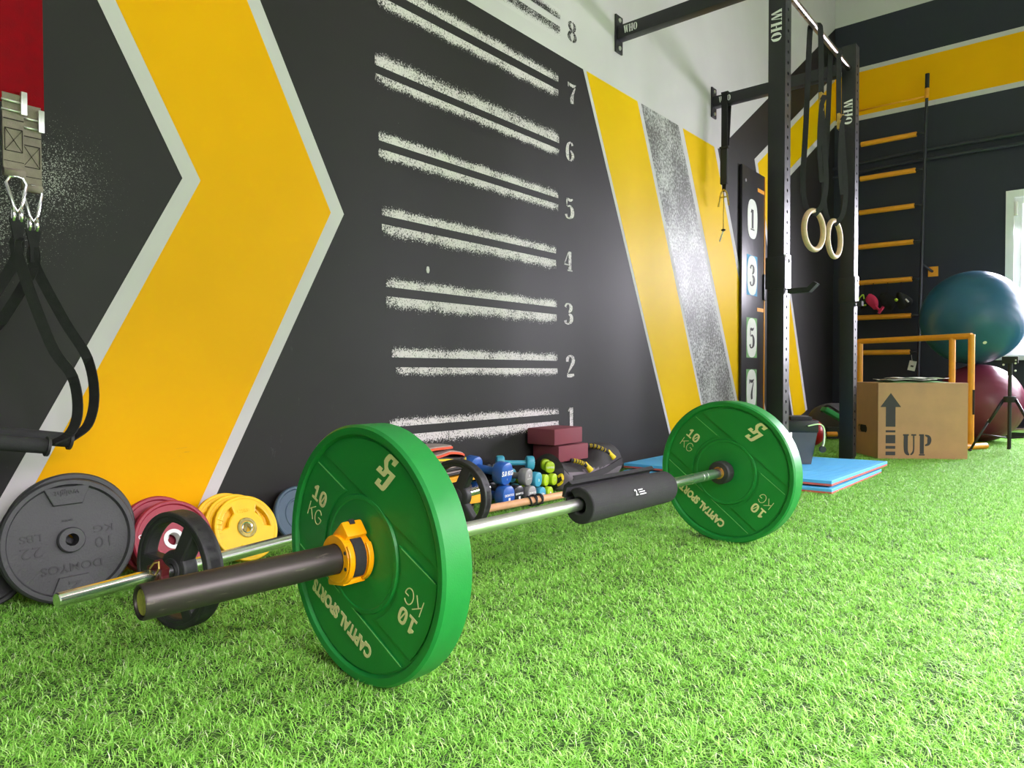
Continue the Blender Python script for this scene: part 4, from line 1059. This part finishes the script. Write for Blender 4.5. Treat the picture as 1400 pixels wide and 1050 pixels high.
# strap with metal fastener hanging from the far wall beam
sp_ = thing('hanging_strap', 'black strap with a metal fastener hanging from the far wall beam', 'strap', T(-1.925, 4.585, 0))
MB().ribbon([(0, -.03, 2.41), (0, -.031, 2.33), (.0, -.031, 2.05), (-.004, -.02, 1.80)], .042, .004, (1, 0, 0)).build('webbing', 'webbing_black', sp_)
MB().ribbon([(0, .033, 2.41), (0, .032, 2.33), (.0, .0, 2.05)], .042, .004, (1, 0, 0)).build('webbing', 'webbing_black', sp_)
MB().box(-.024, .024, -.033, .034, 2.404, 2.414).build('loop_top', 'webbing_black', sp_)
MB().box(-.030, .032, -.042, -.018, 2.035, 2.05, bev=.002).build('keeper', 'foam_black', sp_)
MB().box(-.026, .022, -.040, -.012, 1.80, 2.03, bev=.004).build('sleeve', 'foam_black', sp_)
MB().ribbon([(0, -.026, 1.81), (-.004, -.026, 1.75)], [.030, .022], .006, (1, 0, 0)).build('tongue', 'webbing_black', sp_)
for s in (-1, 1):
    MB().tube(spline([(-.004, -.026, 1.765), (s * .020 - .004, -.026, 1.74), (s * .030 - .004, -.026, 1.69), (s * .036 - .004, -.03, 1.655)], 6), .006, 8).build('hook', 'brass', sp_)
MB().tube([(-.026, -.026, 1.715), (.020, -.026, 1.715)], .005, 8).build('hook_bar', 'brass', sp_)
MB().tube([(-.004, -.026, 1.75), (-.006, -.026, 1.50)], .0035, 6).build('cord', 'brass', sp_)
MB().sphere((-.006, -.026, 1.495), .016, 12, sc=(1, 1, .5)).build('cord_stop', 'black_paint', sp_)
MB().ribbon([(-.006, -.026, 1.49), (-.030, -.03, 1.42)], .010, .002, (1, 0, 0)).build('cord_tail', 'tag_white', sp_)

# ================================================================== NUMBERED BOARD ON THE WALL
bd = thing('reach_board', 'tall dark board numbered 1 3 5 7 standing against the wall behind the rack', 'board', T(-1.995, 5.275, 0))
MB().box(-.02, .0, -.228, .215, .02, 2.06, bev=.002).build('panel', 'board_dark', bd)
MB().box(-.018, .006, .215, .228, .02, 2.055, bev=.002).build('orange_edge', 'frame_orange', bd)
for z, ch, bg in ((1.690, '1', None), (1.268, '3', 'paper_blue'), (.800, '5', 'paper_green'), (.413, '7', 'paper_green')):
    if bg: MB().box(.0, .001, -.135, .075, z - .150, z + .150).build('sheet', bg, bd)
    ov = [(-.03 + .098 * math.copysign(abs(math.cos(a)) ** .75, math.cos(a)), z + .148 * math.copysign(abs(math.sin(a)) ** .75, math.sin(a))) for a in np.linspace(0, 2 * PI, 25)[:-1]]
    MB().mesh(shape([ov], .001), frame((.001, 0, 0), (0, 1, 0), (0, 0, 1))).build('number_card', 'paper_white', bd)
    glyphs(ch, .165, frame((.0021, -.085, z - .083), (0, 1, 0), (0, 0, 1)), squash=1.1).build('number', 'stencil_black', bd)
for z in (1.93, 1.02): MB().box(.0, .002, .075, .210, z - .014, z + .014).build('orange_tick', 'frame_orange', bd)
MB().box(-.005, .016, .19, .245, 1.10, 1.30, bev=.004).build('clip', 'black_paint', bd)
MB().lathe([(0, .003), (.012, .003), (.012, 0)], 12, frame((.001, -.165, 1.955), (0, 1, 0), (0, 0, 1)) @ RX_(R(90))).build('screw', 'steel_satin', bd)

# ================================================================== WALL LADDER
lad = thing('wall_ladder', 'tall dark ladder with orange rungs fixed to the far wall', 'ladder', T(-1.25, BY - .13, 0))
def lx(z, side): return (.055 - .062 * (1 - z / 3.2)) if side else (-.545 - .05 * (1 - z / 3.2))
for side in (0, 1):
    p = MB().tube([(lx(0, side), 0, 0), (lx(3.05, side), 0, 3.05)], .013, 12).build('upright', 'pipe_dark', lad)
    MB().tube([(lx(3.05, side), 0, 3.02), (lx(3.12, side), 0, 3.11)], .017, 12).build('orange_sleeve', 'frame_orange', p)
    MB().tube([(lx(3.12, side), 0, 3.11), (lx(3.2, side), 0, 3.24)], .018, 12).build('rubber_cap', 'foam_black', p)
for z in (2.715, 2.388, 2.066, 1.738, 1.396, 1.062, .727, .40):
    a, b = lx(z, 0), lx(z, 1)
    r = MB().tube([(a + .06, 0, z), (b - .072, 0, z)], .024, 14).build('rung', 'frame_orange', lad)
    MB().tube([(a, 0, z), (a + .06, 0, z)], .010, 8).build('rung_stub', 'pipe_dark', r)
    MB().tube([(b - .072, 0, z), (b, 0, z)], .010, 8).build('rung_stub', 'pipe_dark', r)
MB().tube([(lx(3.05, 0), 0, 3.04), (lx(3.05, 1), 0, 3.04)], .008, 8).build('top_rod', 'frame_orange', lad)
for z in (1.47,):
    x = lx(z, 1)
    MB().box(x + .035, x + .115, .118, .128, z - .05, z + .04).build('bracket_plate', 'frame_orange', lad)
    MB().tube([(x, 0, z + .06), (x + .07, .12, z - .005)], .011, 8).build('bracket_arm', 'pipe_dark', lad)
tg = thing('paper_tag', 'small white paper tag hanging from the lowest visible ladder rung', 'tag', T(-1.290, BY - .16, .60))
MB().box(-.030, .030, 0, .002, -.045, .045, RY_(R(12))).build('card', 'tag_white', tg)
MB().box(-.012, .012, -.0006, .0002, -.012, .004, RY_(R(12))).build('print', 'plastic_grey', tg)
MB().tube([(0, 0, .04), (-.01, .02, .10)], .002, 5).build('string', 'tag_white', tg)

# things hanging on the ladder
def cloth_lump(name, label, cat, pos, sx, sz, mt, seed, extra=()):
    t = thing(name, label, cat, T(*pos), 'gloves and straps hanging on the ladder')
    rng = np.random.default_rng(seed); n, m = 16, 10; vs_, fs = [], []
    ph = rng.uniform(0, 6, 4)
    for i in range(m + 1):
        s = i / m; rr = math.sin(PI * min(max(s, .03), .97)) ** .6
        for k in range(n):
            a = 2 * PI * k / n
            w = 1 + .25 * math.sin(3 * a + ph[0] + 4 * s) + .15 * math.sin(5 * a + ph[1])
            vs_.append((sx * rr * w * math.cos(a) + sx * .5 * math.sin(3 * s + ph[2]), .03 * rr * w * math.sin(a), -sz * s))
    for i in range(m):
        for k in range(n): fs.append((i * n + k, (i + 1) * n + k, (i + 1) * n + (k + 1) % n, i * n + (k + 1) % n))
    fs += [list(range(n)), [m * n + k for k in range(n)][::-1]]
    b = MB(); b.add(vs_, fs, None, True); b.build('cloth', mt, t, 80)
    for nm, pts, r, m_ in extra: MB().tube(spline(pts, 5), r, 6).build(nm, m_, t)
    MB().tube([(0, 0, -.01), (0, -.0, .06), (0, .03, .1)], .004, 6).build('loop', 'webbing_black', t)
yl = BY - .165
cloth_lump('training_glove', 'black training glove with lime trim hanging leftmost on the ladder', 'glove', (-1.70, yl, 1.275), .035, .14, 'webbing_black', 1,
           (('trim', [(-.03, -.035, -.03), (-.045, -.035, -.07), (-.02, -.035, -.10), (.03, -.035, -.10)], .007, 'lime_cloth'), ('trim', [(-.03, -.035, -.03), (.0, -.035, .0), (.01, -.035, -.04)], .006, 'lime_cloth')))
cloth_lump('hand_wrap', 'bright pink cloth wrap hanging on the ladder', 'wrap', (-1.62, yl - .02, 1.28), .045, .15, 'pink_cloth', 2,
           (('tail', [(.03, -.02, -.12), (.07, -.03, -.16), (.10, -.03, -.13), (.06, -.03, -.19)], .013, 'pink_cloth'),))
cloth_lump('training_glove', 'plain black glove hanging between the pink wrap and the strap', 'glove', (-1.50, yl, 1.29), .06, .17, 'webbing_black', 3)
cloth_lump('training_glove', 'black strap bundle with a lime dot hanging rightmost on the ladder', 'glove', (-1.39, yl, 1.28), .06, .16, 'webbing_black', 4,
           (('dot', [(-.03, -.045, -.07), (-.025, -.05, -.075), (-.02, -.045, -.08)], .014, 'lime_cloth'), ('buckle', [(.05, -.04, -.07), (.075, -.04, -.10)], .008, 'tag_white')))

# ================================================================== PLYO BOX
bu = Vector((.812, .584, 0)).normalized(); bvv = Vector((-bu.y, bu.x, 0))
BOX = frame((-1.032, 4.808, .0), bu, bvv)                             # x along the front face, y into the room depth, z up
bx_ = thing('plyo_box', 'plywood jump box stencilled with an arrow and UP', 'jump box', BOX)
w_, d_, h_ = .535, .47, .475
MB().box(0, w_, 0, .018, 0, h_, bev=.0015).build('front_panel', 'ply', bx_)
MB().box(0, w_, d_ - .018, d_, 0, h_, bev=.0015).build('back_panel', 'ply', bx_)
slot = [[(.019, .0), (d_ - .019, .0), (d_ - .019, h_), (.019, h_)], [(.16, .165), (.175, .15), (.285, .15), (.30, .165), (.30, .185), (.285, .20), (.175, .20), (.16, .185)][::-1]]
MB().mesh(shape(slot, .017, .001), frame((.0005, 0, 0), (0, 1, 0), (0, 0, 1))).build('side_panel', 'ply', bx_)
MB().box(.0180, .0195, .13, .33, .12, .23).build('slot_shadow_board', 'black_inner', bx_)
MB().mesh(shape(slot, .017, .001), frame((w_ - .0175, 0, 0), (0, 1, 0), (0, 0, 1))).build('side_panel', 'ply', bx_)
MB().box(.018, w_ - .018, .018, d_ - .018, h_ - .018, h_, bev=.001).build('top_panel', 'ply', bx_)
FB = frame((0, -.0004, 0), (1, 0, 0), (0, 0, 1))
ax = .075
arrow = [(ax - .062, .325), (ax + .062, .325), (ax, .412)]
for nm, lp in (('stencil_arrow_head', arrow), ('stencil_bar', [(ax - .029, .203), (ax + .029, .203), (ax + .029, .3255), (ax - .029, .3255)]),
               ('stencil_bar', [(ax - .029, .168), (ax + .029, .168), (ax + .029, .181), (ax - .029, .181)]), ('stencil_bar', [(ax - .029, .100), (ax + .029, .100), (ax + .029, .152), (ax - .029, .152)]),
               ('stencil_bar', [(ax - .029, .066), (ax + .029, .066), (ax + .029, .084), (ax - .029, .084)]), ('stencil_bar', [(ax - .029, .026), (ax + .029, .026), (ax + .029, .049), (ax - .029, .049)])):
    MB().mesh(shape([lp], .0006), FB).build(nm, 'stencil_black', bx_)
glyphs('UP', .132, FB @ T(.150, .026, 0), squash=.93, depth=.0006).build('lettering', 'stencil_black', bx_)
# folded papers on the box
for i, (x0, x1, y0, y1, z, yaw, mt, lab) in enumerate(((.10, .44, .02, .24, 0, R(3), 'paper_green', 'lowest folded green and white sheet on the jump box'), (.06, .36, .06, .30, .011, R(-6), 'paper_white', 'white sheet lying on the folded papers'), (.20, .49, .03, .25, .022, R(9), 'paper_white', 'topmost crumpled white sheet on the jump box'))):
    n = 12; vs_, fs = [], []
    for i2 in range(n + 1):
        for j in range(n + 1):
            u_, v_ = i2 / n, j / n
            vs_.append((x0 + (x1 - x0) * u_, y0 + (y1 - y0) * v_, .0015 + z + .009 * abs(math.sin(u_ * 6 + i * 2) * math.sin(v_ * 4 + i))))
    for i2 in range(n):
        for j in range(n): a = i2 * (n + 1) + j; fs.append((a, a + n + 1, a + n + 2, a + 1))
    o = MB().add(vs_, fs, None, True).build('paper_sheet', mt); o.matrix_world = BOX @ T(0, 0, h_ + .001) @ RZ(yaw)
    sm = o.modifiers.new('thick', 'SOLIDIFY'); sm.thickness = .0015; sm.offset = 0
    setp(o, lab, 'paper', 'papers on the jump box')

# ================================================================== ORANGE DIP FRAME
df = thing('dip_frame', 'orange tubular dip frame standing behind the jump box', 'frame', T(-.655, 5.75, 0))
e1 = Vector((-.825, .46, 0)); zt = .79; rr = .021
MB().tube([(0, 0, zt), tuple(e1 + Vector((0, 0, zt)))], rr, 14).build('top_bar', 'frame_orange', df)
def upr(q, z0=.03): MB().tube([(q.x, q.y, z0), (q.x, q.y, zt + rr * .5)], rr, 14).build('upright', 'frame_orange', df)
upr(Vector((0, 0, 0))); upr(e1 * .148); upr(e1 * .985)
for q in (Vector((0, 0, 0)), e1 * .985):
    MB().tube([(q.x - .11 * .5, q.y - .11 * .87, .028), (q.x + .15 * .5, q.y + .15 * .87, .028)], .022, 14).build('foot', 'frame_orange', df)
MB().box(.012, .024, -.024, -.020, .25, .42).build('label_strip', 'stencil_black', df)

# ================================================================== BALLS
def ball(name, label, pos, r, mt, ribs=0, tilt=(0, 0)):
    t = thing(name, label, 'ball', T(*pos) @ RY_(tilt[0]) @ RX_(tilt[1]))
    prof = []; n = 72
    for k in range(n + 1):
        th = PI * k / n; q = 1.0
        if ribs:
            f = (math.cos(th) + 1) / 2 * 14
            q = 1 - .0035 * (1 if abs(f - round(f)) < .07 and .06 < k / n < .94 else 0)
        prof.append((max(1e-4, r * q * math.sin(th)), -r * q * math.cos(th)))
    MB().lathe(prof, 64, None).build('shell', mt, t, 60)
    MB().lathe([(0, -r - .002), (.012, -r - .002), (.014, -r + .002)], 16).build('valve_plug', 'tag_white', t)
    return t
ball('exercise_ball', 'large blue exercise ball resting on top of the purple one', (-.735, 6.50, .602 + .361), .36, 'ball_blue', 1, (R(-28), R(40)))
ball('exercise_ball', 'purple exercise ball on the turf under the blue one', (-.690, 6.53, .302), .300, 'ball_purple', 1, (R(-38), R(30)))
ball('medicine_ball', 'shiny red ball lying on the turf behind the rack', (-1.60, 5.36, .100), .100, 'ball_red')
bk = MB().box(-1.2, .9, 7.05, 7.40, .0, .05, bev=.01).build('floor_ledge', 'skirting'); setp(bk, 'low dark ledge along the foot of the far wall', 'ledge')
ml = MB().box(-.75, .6, 7.03, 7.05, .05, .085, bev=.003).build('metal_rail', 'steel_satin'); setp(ml, 'thin grey metal rail in front of the dark ledge', 'rail')

# ================================================================== TRIPOD
tp = thing('tripod', 'small black camera tripod on the turf beside the purple ball', 'tripod', T(-.435, 5.73, 0))
MB().tube([(0, 0, .035), (0, 0, .52)], .0115, 12).build('centre_column', 'black_paint', tp)
MB().tube([(0, 0, .52), (0, 0, .63)], .014, 12).build('neck', 'foam_black', tp)
MB().box(-.045, .045, -.02, .02, .60, .645, bev=.005).build('head', 'foam_black', tp)
MB().lathe([(0, .34), (.034, .34), (.036, .35), (.036, .375), (.030, .38), (0, .38)], 20, axis='z').build('shoulder', 'foam_black', tp)
for k, a in enumerate((R(200), R(-20), R(95))):
    d = Vector((math.cos(a), math.sin(a), 0))
    l = MB().tube([d * .034 + Vector((0, 0, .36)), d * .12 + Vector((0, 0, .20))], .010, 10).build('leg', 'black_paint', tp)
    MB().tube([d * .12 + Vector((0, 0, .21)), d * .225 + Vector((0, 0, .012))], .0075, 10).build('lower_leg', 'black_paint', l)
    MB().sphere(tuple(d * .225 + Vector((0, 0, .012))), .012, 10).build('foot', 'foam_black', l)
    MB().tube([Vector((0, 0, .10)), d * .165 + Vector((0, 0, .125))], .0045, 8).build('brace', 'black_paint', tp)
for i, (dx, dz) in enumerate(((.03, .60), (-.035, .59), (.03, .55), (.032, .62))): MB().sphere((dx, -.016, dz), .007, 8).build('knob', 'tag_white', tp)

# ================================================================== BUCKET BEHIND THE FAR PLATE
bt = thing('tool_bin', 'grey tapered bin with black lid and metal bracket standing on the blue mat', 'bin', T(-1.205, 3.86, .058) @ RZ(R(28)))
def taper(w0, w1, d0, d1, z0, z1):
    return [(-w0, -d0, z0), (w0, -d0, z0), (w0, d0, z0), (-w0, d0, z0), (-w1, -d1, z1), (w1, -d1, z1), (w1, d1, z1), (-w1, d1, z1)], [(3, 2, 1, 0), (4, 5, 6, 7), (0, 1, 5, 4), (1, 2, 6, 5), (2, 3, 7, 6), (3, 0, 4, 7)]
v_, f_ = taper(.045, .070, .06, .085, .002, .175); MB().add(v_, f_).build('body', 'plastic_grey', bt)
MB().box(-.080, .075, -.09, .09, .170, .232, bev=.006).build('lid', 'black_paint', bt)
MB().box(-.060, .045, -.075, .075, .230, .250, bev=.004).build('lid_top', 'foam_black', bt)
MB().ribbon(spline([(.02, -.097, .205), (.075, -.097, .215), (.098, -.095, .19), (.098, -.095, .12), (.085, -.095, .085)], 6), .022, .006, (0, 1, 0)).build('bracket', 'steel_satin', bt)
MB().lathe([(0, -.012), (.016, -.012), (.018, 0), (.016, .012), (0, .012)], 16, T(.092, -.097, .085)).build('bracket_knob', 'black_paint', bt)
MB().box(-.072, -.056, -.093, -.085, .10, .17, bev=.002).build('latch', 'steel_satin', bt)

# ================================================================== CLUTTER IN THE CORNER
def mound(name, label, pos, sx, sy, sz, mt, seed):
    rng = np.random.default_rng(seed); ph = rng.uniform(0, 6, 6); n, m = 28, 10; vs_, fs = [], []
    for i in range(m + 1):
        th = PI / 2 * i / m
        for k in range(n):
            a = 2 * PI * k / n; w = 1 + .10 * math.sin(3 * a + ph[0]) + .07 * math.sin(5 * a + ph[1] + 3 * th)
            vs_.append((sx * math.cos(th) * math.cos(a) * w, sy * math.cos(th) * math.sin(a) * w, sz * math.sin(th) * (1 + .1 * math.sin(2 * a + ph[2]) * math.cos(th))))
    for i in range(m):
        for k in range(n): fs.append((i * n + k, i * n + (k + 1) % n, (i + 1) * n + (k + 1) % n, (i + 1) * n + k))
    fs.append(list(range(n))[::-1])
    t = thing(name, label, 'bag', T(*pos), 'dark bags in the corner')
    MB().add(vs_, fs, None, True).build('body', mt, t, 80)
    MB().tube(spline([(-sx * .4, -sy * .5, sz * .62), (-sx * .1, -sy * .6, sz * .95), (sx * .3, -sy * .5, sz * .72)], 6), .012, 8).build('handle', 'bag_black', t)
mound('gear_bag', 'slumped dark gear bag left of the far post behind the red ball', (-1.74, 6.55, 0), .24, .28, .27, 'bag_black', 1)
mound('gear_bag', 'second dark gear bag in the corner behind the far post', (-1.30, 6.72, 0), .20, .24, .22, 'bag_black', 5)
gs = thing('green_step', 'green foam plank tilted on the clutter behind the far post', 'plank', T(-1.56, 5.98, .0) @ RZ(R(9.6)))
MB().box(-.16, .16, -.05, .05, 0, .035, T(0, 0, .155) @ RZ(R(30)) @ RY_(R(30)), bev=.004).build('board', 'step_green', gs)
MB().box(-.08, .10, .03, .06, 0.0, .10, RZ(R(30))).build('stand', 'black_paint', gs)
hd = thing('ab_wheel', 'small exercise wheel with a steel axle and orange grip on the turf', 'wheel', T(-1.66, 5.78, .055) @ RZ(R(40)))
MB().tube([(-.13, 0, 0), (.13, 0, 0)], .009, 10).build('axle', 'steel_satin', hd)
MB().tube([(.06, 0, 0), (.14, 0, 0)], .020, 12).build('grip', 'frame_orange', hd)
MB().lathe([(.012, -.02), (.050, -.02), (.055, 0), (.050, .02), (.012, .02)], 28, RZ(R(90))).build('wheel', 'rubber_black', hd)
MB().tube([(-.14, 0, 0), (-.06, 0, 0)], .020, 12).build('grip', 'foam_black', hd)

# ================================================================== SUSPENSION TRAINER AT THE LEFT EDGE
def trainer(label, X, yc, zred0, red, zweb0, zweb1, ycar, zcar0, zcar1, ztop, legR, legL, hand, xo):
    t = thing('suspension_strap', label, 'strap', T(X, yc, 0), 'suspension straps hanging at the left edge')
    Lc = lambda p: (p[2] if len(p) > 2 else 0, p[0] - yc, p[1])
    for w0, w1, off in red:
        MB().ribbon([(off, (w0 + w1) / 2 - yc, 2.6), (off, (w0 + w1) / 2 - yc, 1.6), (off, (w0 + w1) / 2 - yc + .002, zred0)], w1 - w0, .004, (0, 1, 0)).build('red_sleeve', 'webbing_red', t)
    ww = .039
    MB().ribbon([(0, 0, zred0 + .02), (.002, 0, (zweb0 + zweb1) / 2), (.004, .0, zweb1 + .012), (.006, .0, zweb1)], ww, .006, (0, 1, 0)).build('grey_webbing', 'webbing_grey', t)
    MB().tube([(.006, -ww / 2, zweb1 + .006), (.006, ww / 2, zweb1 + .006)], .009, 10).build('webbing_fold', 'webbing_grey', t)
    zm = (zweb0 + zweb1) / 2 + .005
    for z in (zm + .044, zm + .024, zm - .024, zm - .046): MB().box(.0052, .0064, -.016 if abs(z - zm) < .03 else -.0185, .016 if abs(z - zm) < .03 else .0185, z - .0008, z + .0008).build('stitch_line', 'thread_dark', t)
    for s in (-1, 1):
        MB().box(.0052, .0064, s * .016 - .0006, s * .016 + .0006, zm - .024, zm + .024).build('stitch_line', 'thread_dark', t)
        MB().tube([(.0058, -s * .016, zm - .024), (.0058, s * .016, zm + .024)], .0006, 4).build('stitch_cross', 'thread_dark', t)
    # buckle
    b = MB().box(.004, .014, .012, .024, zweb0 - .010, zweb0 + .040, RX_(R(-6)) if False else None, bev=.002).build('cam_buckle', 'steel_satin', t)
    MB().tube([(.006, -.022, zweb0 + .016), (.006, .018, zweb0 + .016)], .0028, 8).build('buckle_bar', 'steel_satin', b)
    MB().tube([(.006, -.022, zweb0 - .004), (.006, .018, zweb0 - .004)], .0024, 8).build('buckle_bar', 'steel_satin', b)
    # pear shaped carabiner: wide at the top
    yo = ycar - yc; h = zcar0 - zcar1
    pear = [(.008, yo - .012, zcar0), (.008, yo - .019, zcar0 - .012), (.010, yo - .011, zcar0 - h * .55), (.012, yo - .006, zcar1 + .012), (.012, yo, zcar1), (.012, yo + .008, zcar1 + .012), (.010, yo + .013, zcar0 - h * .55), (.008, yo + .019, zcar0 - .012), (.008, yo + .012, zcar0 + .001), (.008, yo, zcar0 + .004)]
    MB().tube(pear, .0036, 10, closed=True).build('carabiner', 'chrome', t)
    for dy in (-.007, .007):
        MB().tube([(.012 + .006 * math.cos(a) , yo + dy, zcar1 - .006 + .014 * math.sin(a)) for a in np.linspace(0, 2 * PI, 15)[:-1]], .003, 8, closed=True).build('link', 'chrome', t)
    # handle loops
    MB().ribbon([(.012, yo, ztop + .012), (.014, yo, ztop), (.016, yo, ztop - .030), (.016, yo + .001, ztop - .06)], [.030, .026, .016, .018], .005, (0, 1, 0)).build('strap_top', 'webbing_black', t)
    for nm, leg in (('strap_leg', legR), ('strap_leg', legL)):
        pts = spline([Lc(p) for p in leg], 6)
        MB().ribbon(pts, .022, .004, [tuple(Vector((.35, 1, .25)) if i < len(pts) * .5 else Vector((.8, .8, .1))) for i in range(len(pts))]).build(nm, 'webbing_black', t)
    a, c = [Vector(Lc(p)) for p in hand]
    MB().tube([a, c], .0165, 16).build('grip', 'foam_black', t)
    MB().tube([c, c + (c - a).normalized() * .006], .022, 16).build('grip_flange', 'rubber_black', t)
    MB().tube([c + (c - a).normalized() * .006, c + (c - a).normalized() * .008], .011, 12).build('grip_bore', 'steel_satin', t)
    return t
trainer('red suspension strap with black handle nearer the wall', -1.85, .5375, 1.118, ((.515, .562, .0),), 1.090, .946, .537, .955, .878, .846,
        [(.536, .82, .016), (.539, .778, .016), (.596, .657, .018), (.642, .573, .02), (.656, .486, .02), (.642, .417, .02), (.605, .385, .02)],
        [(.536, .82, .016), (.534, .77, .014), (.476, .651, .01), (.40, .52, .0), (.37, .43, -.0)],
        [(.36, .425, .01), (.600, .383, .02)], 0)
trainer('red suspension strap with black handle nearest the left edge', -1.80, .4900, 1.118, ((.455, .512, .0),), 1.105, .962, .493, .958, .885, .856,
        [(.494, .83, .016), (.491, .792, .018), (.547, .604, .03), (.590, .53, .03), (.600, .454, .03), (.585, .405, .03), (.55, .385, .03)],
        [(.494, .83, .016), (.488, .78, .014), (.44, .68, .01), (.37, .52, .0), (.34, .42, .0)],
        [(.33, .412, .02), (.536, .378, .03)], 0)
